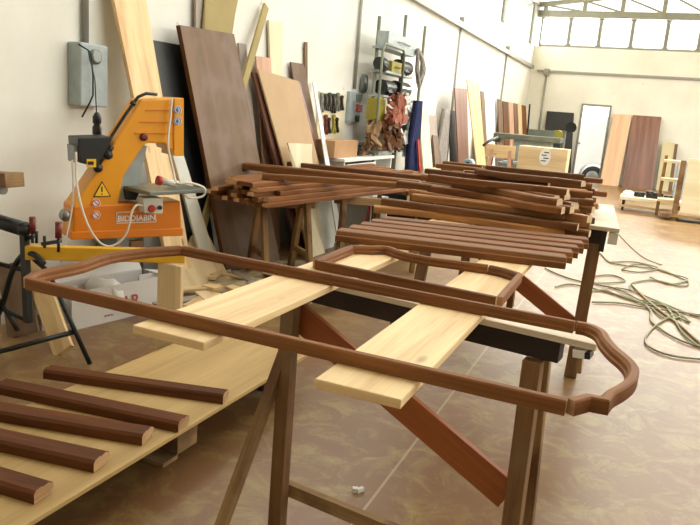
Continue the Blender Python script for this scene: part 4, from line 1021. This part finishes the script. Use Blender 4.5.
for p, q in (((ft0.x, yF_+.06, ZT_-.114), (fb0.x, fb0.y, 0)), ((fl.x-1.2, yF_+.06, ZT_-.114), (fl.x-1.25, yF_-.1, 0)), ((fl.x-.2, yF_+1.35, ZT_-.026), (fl.x-.2, yF_+1.4, 0)), ((fl.x-1.2, yF_+1.35, ZT_-.026), (fl.x-1.25, yF_+1.4, 0))):
    m = MB(); m.bar(p, q, .075, .045, (0, 1, 0)); part('leg', m, M['leg'], t_, .003)
m = MB(); nF = V((0, -1, 0)); a, b = WP(505, 266, (0, yF_-.0, 0), nF), WP(572, 322, (0, yF_-.0, 0), nF)
a, b = W(480, 255, y=4.35), W(583, 335, y=4.35)
# middle trestle (its brace and right leg show behind the frame)
part_brace = None
m.bm.free()
m = MB(); a2 = W(512, 276, y=yF_+.02); b2 = W(583, 334, y=yF_+.02)
if b2.z < .03: b2 = a2+(b2-a2)*((a2.z-.04)/(a2.z-b2.z))
a2 = b2+(a2-b2)*1.5
m.bar(a2, b2, .11, .025, (0, 1, 0)); part('brace', m, M['redboard'], t_, .002, 'orange brown diagonal brace board')
# planks
def plank_on(L0, R0, L1, R1, y1, label, z=.83):
    a, b = W(*L0, z=z), W(*R0, z=z); c, d = W(*L1, z=z), W(*R1, z=z)
    cn = (a+b)/2; cf = (c+d)/2; dr = (cf-cn).normalized(); w = (((b-a)-(b-a).dot(dr)*dr).length+((d-c)-(d-c).dot(dr)*dr).length)/2
    cn0 = cn; cf = cn+dr*((y1-cn.y)/dr.y)
    m = MB(); m.bar(cn-Z3*.0115, cf-Z3*.0115, w, .022)
    solo('plank', m, M['pine'], label, 'plank', bevel=.003)
    return cn, cf, w
zP = ZT_+.001+.0225
PL = plank_on((148, 324), (188, 343), (405, 226), (440, 240), yF_+.35, 'left fresh pine plank laid across the trestles', zP+.0005)
PR = plank_on((328, 377), (388, 401), (462, 268), (517, 285), yF_+.35, 'right fresh pine plank laid across the trestles', zP+.0005)
m = MB(); a = W(396, 409, z=0)
# main frame
zf = zP+.001
fp = [(30, 283), (24, 275), (45, 267), (75, 257), (110, 250), (150, 250), (176, 248)]
H_ = .032
zTop = zf+H_
def ft_(L): return [V((W(u, v, z=zTop).x, W(u, v, z=zTop).y, zf)) for u, v in L]
path = ft_([(28, 277), (38, 271.5), (53, 268), (80, 262.5), (107, 254), (144, 248.5), (182, 246)])
top = ft_([(182, 246), (576, 321.5)])
endr = ft_([(576, 321.5), (589, 324), (601, 330), (606, 338), (615, 348), (627, 358), (633, 367), (630, 377), (620, 385), (609, 391), (604, 397)])
last = ft_([(604, 397), (588, 394), (569, 399)])
bot = ft_([(569, 399), (28, 277)])
allp = curve(path, 3)[:-1]+top[:1]+[top[-1]]+curve(endr, 4)[1:]+last[1:]+[bot[-1]]
fpf = [(-.014, 0), (.014, 0), (.014, H_*.3), (.010, H_*.42), (.010, H_*.75), (.004, H_), (-.011, H_), (-.014, H_*.9)]
ctr = sum(allp, V())/len(allp)
t_ = thing('ornate_frame', 'long brown moulded frame with curved ends lying on the planks', 'frame', ctr)
def seg(name, pts, mat='mould2', lab=None, pf=None):
    m = MB(); m.sweep(pts, pf or fpf); return part(name, m, [M[mat], M['endgrain']], t_, .0012, lab)
def trim(pts, e=.0025):
    a = pts[0]+(pts[1]-pts[0]).normalized()*e; b = pts[-1]+(pts[-2]-pts[-1]).normalized()*e; return [a]+pts[1:-1]+[b]
seg('back_rail', trim([top[0], top[-1]])); seg('front_rail', trim([bot[0], bot[-1]]))
seg('scrolled_end', trim(curve(path, 3)), lab='gently curved left end of the frame'); seg('scrolled_end', trim(curve(endr, 4)+last[1:]), lab='S curved right end of the frame')
# second frame behind
sp = ft_([(312, 261), (352, 245.5), (372, 246), (388, 246.5), (404, 252), (440, 259), (489, 265)])
s2 = ft_([(489, 265), (503, 268), (519, 273)])
s3 = ft_([(519, 273), (508, 286), (496, 299)])
s4 = ft_([(496, 299), (400, 279), (312, 261)])
off = V((0, .0, 0))
t_ = thing('small_frame', 'smaller brown moulded frame lying beyond the long frame', 'frame', sum(sp, V())/len(sp)-V((0, 0, 0)))
shift = V((.0, .034, 0))
seg('side_rail', trim([sp[0]+shift, sp[1]])); seg('scrolled_rail', trim([sp[1]]+curve(sp[2:6], 3)[:-1]+[sp[6]])); seg('corner_piece', trim(s2), 'mould'); seg('side_rail', trim([s3[0], s3[2]+shift]), 'mould2')
seg('side_rail', trim([s3[2]+shift, sp[0]+shift]), 'mould')
# short upright piece under the frame
a = W(405, 258, z=zP+.05); a.z = zP-.03
m = MB(); b = V((a.x, a.y, a.z-.17)); m.bar(a, b, .05, .045, (0, 1, 0)); part('prop_block', m, M['mould'], t_)
m = MB(); a = W(512, 290, z=zP); m.bar(V((a.x, a.y, zP)), V((a.x, a.y, zP-.06)), .02, .03, (0, 1, 0)); part('peg', m, M['mould'], t_)

# ================================================================ BUNDLE of straight mouldings
fl1, fr1 = W(339, 229, z=zP+.045), W(566, 256, z=zP+.045)
bl1, br1 = W(385, 216, z=zP+.045), W(589, 237, z=zP+.045)
nb = 5
bw = .125
names = ['front', 'second', 'middle', 'fourth', 'rearmost']
for k in range(nb):
    f = k/(nb-1)
    a = fl1.lerp(bl1, f*.92); b = fr1.lerp(br1, f*.92); a.z = b.z = zP+.001
    d = (b-a).normalized()
    m = MB(); w = ((bl1-fl1)-(bl1-fl1).dot(d)*d).length/(nb)*.985*.92/.8
    h = .045
    m.sweep([a, b], [(-w*.5, 0), (w*.5, 0), (w*.5, h*.55), (w*.42, h*.6), (w*.36, h*.95), (w*.3, h), (-w*.32, h), (-w*.36, h*.8), (-w*.44, h*.78), (-w*.5, h*.7)])
    solo('moulding', m, [M['mould2' if k % 2 else 'mould'], M['endpale']], names[k]+' straight brown moulding of the five laid side by side', 'moulding', 'straight mouldings laid side by side on the planks', .0015)

# ================================================================ MESSY PILE of curved mouldings
R = random.Random(5)
def flatprof(w, h): return [(-w*.5, 0), (w*.5, 0), (w*.5, h*.8), (w*.44, h), (-w*.34, h), (-w*.38, h*.72), (-w*.5, h*.7)]
def curved(p, yawa, L, w, h, bend, mat, endm, z):
    n = 9 if abs(bend) > .01 else 2
    pts = []
    for i in range(n):
        s = -L/2+L*i/(n-1); f = s/L+.5; y = bend*(math.sin(f*math.pi*1.5) if f < .8 else math.sin(.8*math.pi*1.5)+(f-.8)*3)
        pts.append(V((p.x+s*math.cos(yawa)-y*math.sin(yawa), p.y+s*math.sin(yawa)+y*math.cos(yawa), z)))
    m = MB(); m.sweep(pts, flatprof(w, h)); return m
nl = 5
GP = 'brown mouldings in the messy pile'
for k in range(nl):
    z = zP+.003+k*.037
    ny = 14 if k < 4 else 11
    y0, y1 = 3.62+.07*k, 5.4-.03*k
    for j in range(ny):
        y = y0+(y1-y0)*(j+.5)/ny+R.uniform(-.04, .04)
        L = R.uniform(.7, 1.15) if j % 3 != 2 else R.uniform(.35, .6)
        xr = -.22-.035*(y-3.8)-R.uniform(0, .14)
        if j % 3 == 2 and y > 4.4: xr -= .45
        if j % 3 == 1: xr += R.uniform(0, .08)
        x = xr-L/2
        ya = R.choice([R.uniform(-.12, .12), R.uniform(-.5, .42)])
        mt = R.choice(['mould', 'mould2', 'mould3', 'mould4', 'mould3'])
        m = curved(V((x, y, 0)), ya, L, R.uniform(.06, .095), .036, R.choice([0, .05, -.05, 0, .07]), mt, None, z)
        solo('moulding', m, [M[mt], M['endpale']], 'brown curved or straight moulding piled on the far trestle table', 'moulding', GP)
# overhanging long pieces to the left of the pile
for k, (x0, x1, y, ya) in enumerate(((-1.15, -.36, 4.0, .05), (-1.3, -.5, 4.35, -.1), (-1.1, -.28, 4.62, .03), (-1.4, -.65, 4.95, -.06), (-1.1, -.25, 5.2, .08), (-1.45, -.8, 5.35, -.05), (-.95, -.3, 4.3, -.12), (-1.0, -.35, 4.85, .14))):
    z = zP+.004+5*.037+.036*(k >= 6)
    m = curved(V(((x0+x1)/2, y, 0)), ya, x1-x0, .062, .033, R.choice([0, .05, -.05]), None, None, z)
    solo('moulding', m, [M[R.choice(['mould', 'mould2', 'mould3'])], M['endpale']], 'long brown moulding thrown across the top of the messy pile', 'moulding', 'long mouldings on top of the messy pile')

# ================================================================ LEFT PILE on sawhorses
zs = .76
def sawhorse(label, p, q, z, splay=.27, mat='oldpine', mat2='oldpine'):
    p = V((p.x, p.y, z)); q = V((q.x, q.y, z)); d = (q-p).normalized(); n = V((-d.y, d.x, 0))
    c = (p+q)/2; o = thing('sawhorse', label, 'sawhorse', (c.x, c.y, 0))
    global t_; t_ = o
    m = MB(); m.bar(p-d*.05-Z3*.035, q+d*.05-Z3*.035, .06, .07); part('beam', m, M[mat2], o, .003)
    for e in (p+d*.04, q-d*.04):
        for s in (-1, 1):
            m = MB(); m.bar(e+n*s*.052-Z3*.01, V((e.x, e.y, 0))+n*s*splay, .07, .045, d); part('leg', m, M[mat if s < 0 else mat2], o, .003)
        m = MB(); m.bar(V((e.x, e.y, .3))-n*(splay*.75), V((e.x, e.y, .3))+n*(splay*.75), .03, .05); part('crosspiece', m, M[mat], o)
    return o
A1 = W(257, 199, z=zs); A2 = W(309, 200, z=zs); A3 = W(340, 196, z=zs)
for o in (A1, A2, A3): o.z = zs
sawhorse('sawhorse under the near ends of the left moulding pile', A1, A2, zs)
sawhorse('sawhorse under the middle of the left moulding pile', A3, V((A3.x+.75, A3.y+.4, zs)), zs)
q0 = W(425, 190, z=zs)
sawhorse('sawhorse at the far end of the left moulding pile', V((q0.x-.5, q0.y-.2, zs)), q0, zs)
# mouldings, roughly along the hall
Lx = W(213, 192, z=zs+.03); Rx = W(282, 203, z=zs+.03)
farL = W(360, 172, z=zs+.03); farR = W(455, 184, z=zs+.03)
R = random.Random(9)
for k in range(5):
    nn = (11, 10, 9, 7, 5)[k]
    for j in range(nn):
        f = (j+.5)/nn; f = .05*k+f*(1-.1*k)
        a = Lx.lerp(Rx, f); b = farL.lerp(farR, f); d = (b-a).normalized()
        wd = (Rx-Lx).length*1.0/nn*.75
        a = a+d*R.uniform(-.22, .14); L = min(3.2, (b-a).length)*R.uniform(.85, 1)
        b = a+d*L+V((R.uniform(-.03, .03), 0, 0)); a.z = b.z = zs+.002+k*.037
        m = MB(); mt = R.choice(['mould', 'mould2', 'mould4', 'mould2'])
        m.sweep([a, b], flatprof(min(.085, wd*1.15), .034)); solo('moulding', m, [M[mt], M['mould3' if R.random() < .4 else 'endgrain']], 'straight brown moulding in the pile on the left sawhorses', 'moulding', 'brown mouldings piled on the left sawhorses')
zt4 = zs+.002+5*.037
for k, (a, b, l) in enumerate((((246, 166), (420, 184), 'thick brown moulding laid diagonally on top of the left pile'), ((279, 162), (430, 178), 'slim brown moulding at the back on top of the left pile'), ((262, 175), (440, 187), 'brown moulding laid across the middle of the left pile'))):
    z = zt4+.003+.0*k
    p0, p1 = W(*a, z=z+.03), W(*b, z=z+.03); p0.z = p1.z = z+.001
    if p0.x < XL+.3: k2 = (XL+.35-p0.x)/(p1.x-p0.x); p0 = p0.lerp(p1, k2)
    m = MB(); m.sweep([p0, p1], flatprof((.13, .09, .08)[k], (.06, .045, .045)[k])); solo('moulding', m, [M['mould' if k != 1 else 'mould3'], M['endgrain']], l, 'moulding')

# ================================================================ things under/behind the left pile
p = W(360, 228, z=0); 
t_ = thing('office_chair', 'black chair behind the sawhorses with red frame tubes', 'chair', (p.x, p.y+1.0, 0))
p.x = max(p.x, -3.0); cxx, cyy = p.x, p.y-.2
m = MB(); m.box((cxx, cyy, .42), (.4, .4, .06)); part('seat', m, M['black'], t_, .02)
m = MB(); m.box((cxx, cyy+.2, .66), (.38, .06, .36)); part('backrest', m, M['black'], t_, .02)
for sx in (-1, 1):
    m = MB(); m.tube(curve([(cxx+sx*.2, cyy+.22, 0), (cxx+sx*.2, cyy+.2, .4), (cxx+sx*.18, cyy+.22, .8)]), .014, 8); part('rear_tube', m, M['red'], t_)
    m = MB(); m.tube([(cxx+sx*.2, cyy-.18, 0), (cxx+sx*.19, cyy-.16, .4)], .014, 8); part('leg', m, M['red'], t_)
m = MB(); a = W(396, 199, y=8.2); m.box((a.x, 8.4, .4), (.25, .3, .8)); solo('tool_cabinet', m, M['black'], 'dark grey metal cabinet seen under the moulding piles', 'cabinet', bevel=.01)
m = MB(); a = W(408, 199, y=8.0); m.box((a.x, 8.2, .35), (.3, .3, .7)); m.box((a.x, 8.03, .52), (.22, .03, .2)); solo('compressor_box', m, M['blackmetal'], 'black box unit beside the dark cabinet under the piles', 'box', bevel=.02)
p = W(371, 229, z=0.02); q = W(374, 197, y=p.y+.25)
plank3('board', 'brown board propped upright behind the straight moulding bundle', 'board', M['bigbrown'], V((p.x, p.y, .01)), q, .14, .02, (0, -1, .2))

# ================================================================ CABLES on the floor
def floor_pts(L, z=.012): return [W(u, v, z=z) for u, v in L]
def fcable(label, L, mat='cable', r=.008):
    m = MB(); m.tube(curve(floor_pts(L), 7), r, 6); solo('cable', m, M[mat], label, 'cable')
fcable('dark green cable looping widely right of the table leg', [(545, 268), (560, 275), (580, 281), (600, 283), (625, 281), (612, 275), (592, 277), (600, 285), (630, 290), (655, 300), (690, 314), (720, 322)])
fcable('green cable with a wide bend at the right edge', [(555, 287), (570, 284), (600, 290), (635, 300), (650, 310), (652, 322), (680, 340), (720, 352)])
fcable('tan cable running straight through the cable tangle', [(632, 285), (645, 298), (662, 312), (680, 325), (700, 343), (720, 360)], 'cable2', .011)
fcable('thin green cable making the near right loop', [(672, 315), (655, 326), (645, 340), (655, 350), (680, 357), (720, 360)])
fcable('cable snaking from the far table leg to the tangle', [(592, 245), (602, 255), (612, 263), (640, 267), (662, 270), (688, 282), (680, 286), (655, 280), (632, 283), (630, 290)])
fcable('thin cable from the table end to the far coil', [(617, 232), (630, 246), (645, 258), (662, 265)], 'cable2', .006)
fcable('small coiled green cable at the far side of the tangle', [(610, 262), (635, 262), (658, 268), (640, 272), (622, 269), (640, 264), (665, 272), (688, 279), (670, 284), (650, 277)])
fcable('cable lying under the beginning of the tangle', [(592, 302), (620, 303), (650, 308), (680, 312), (720, 318)])
fcable('green cable crossing at the tangle centre', [(588, 292), (605, 290), (620, 296), (640, 302), (664, 305), (680, 316), (664, 318), (652, 308)])
fcable('cable loop right of the tangle centre', [(648, 305), (665, 306), (672, 314), (690, 322), (676, 312), (660, 303), (640, 300), (625, 292), (608, 286)])
fcable('green cable curving down past the tangle', [(670, 310), (678, 326), (690, 340), (710, 352)])
# bolt scrap on floor
p = W(357, 491, z=.01); m = MB(); m.bar(p-V((.02, 0, 0)), p+V((.0, .01, 0)), .02, .02); m.bar(p, p+V((.015, .03, .0)), .015, .018); solo('wood_chip', m, M['offwhite'], 'small white scrap on the floor under the trestle', 'scrap')

# ================================================================ LIGHT
w = bpy.data.worlds.new('sky'); bpy.context.scene.world = w; w.use_nodes = True; nt = w.node_tree
bg = nt.nodes['Background']; bg.inputs[0].default_value = (1, .99, .96, 1); bg.inputs[1].default_value = 2.2
def area(name, loc, rot, sx, sy, power, col=(1, .98, .94)):
    l = bpy.data.lights.new(name, 'AREA'); l.shape = 'RECTANGLE'; l.size = sx; l.size_y = sy; l.energy = power; l.color = col
    o = bpy.data.objects.new(name, l); C.objects.link(o); o.location = loc; o.rotation_euler = rot; return o
H = math.pi/2
area('daylight_far_windows', (xm, YF+.45, (bz+zt)/2), (-H, 0, 0), XR-XL-.4, .8, 900)
area('daylight_left_windows', (XL-.4, 12.5, (ZS+ZT)/2), (0, -H, 0), 1.0, 20, 560)
area('daylight_right_windows', (XR+.4, 11.5, (ZS+ZT)/2), (0, H, 0), 1.0, 22, 760)
area('daylight_skylight_near', (xm, 6.4, zr+.4), (0, 0, 0), 10, 6, 140)
area('daylight_skylight_far', (xm, 14.2, zr+.4), (0, 0, 0), 10, 2.5, 1300)
sc = bpy.context.scene
sc.view_settings.view_transform = 'Standard'; sc.view_settings.look = 'None'; sc.view_settings.gamma = 1; sc.view_settings.use_curve_mapping = False
sc.view_settings.exposure = .25
sc.cycles.max_bounces = 8; sc.cycles.transparent_max_bounces = 12; sc.cycles.use_denoising = True
sc.cycles.sample_clamp_indirect = 8
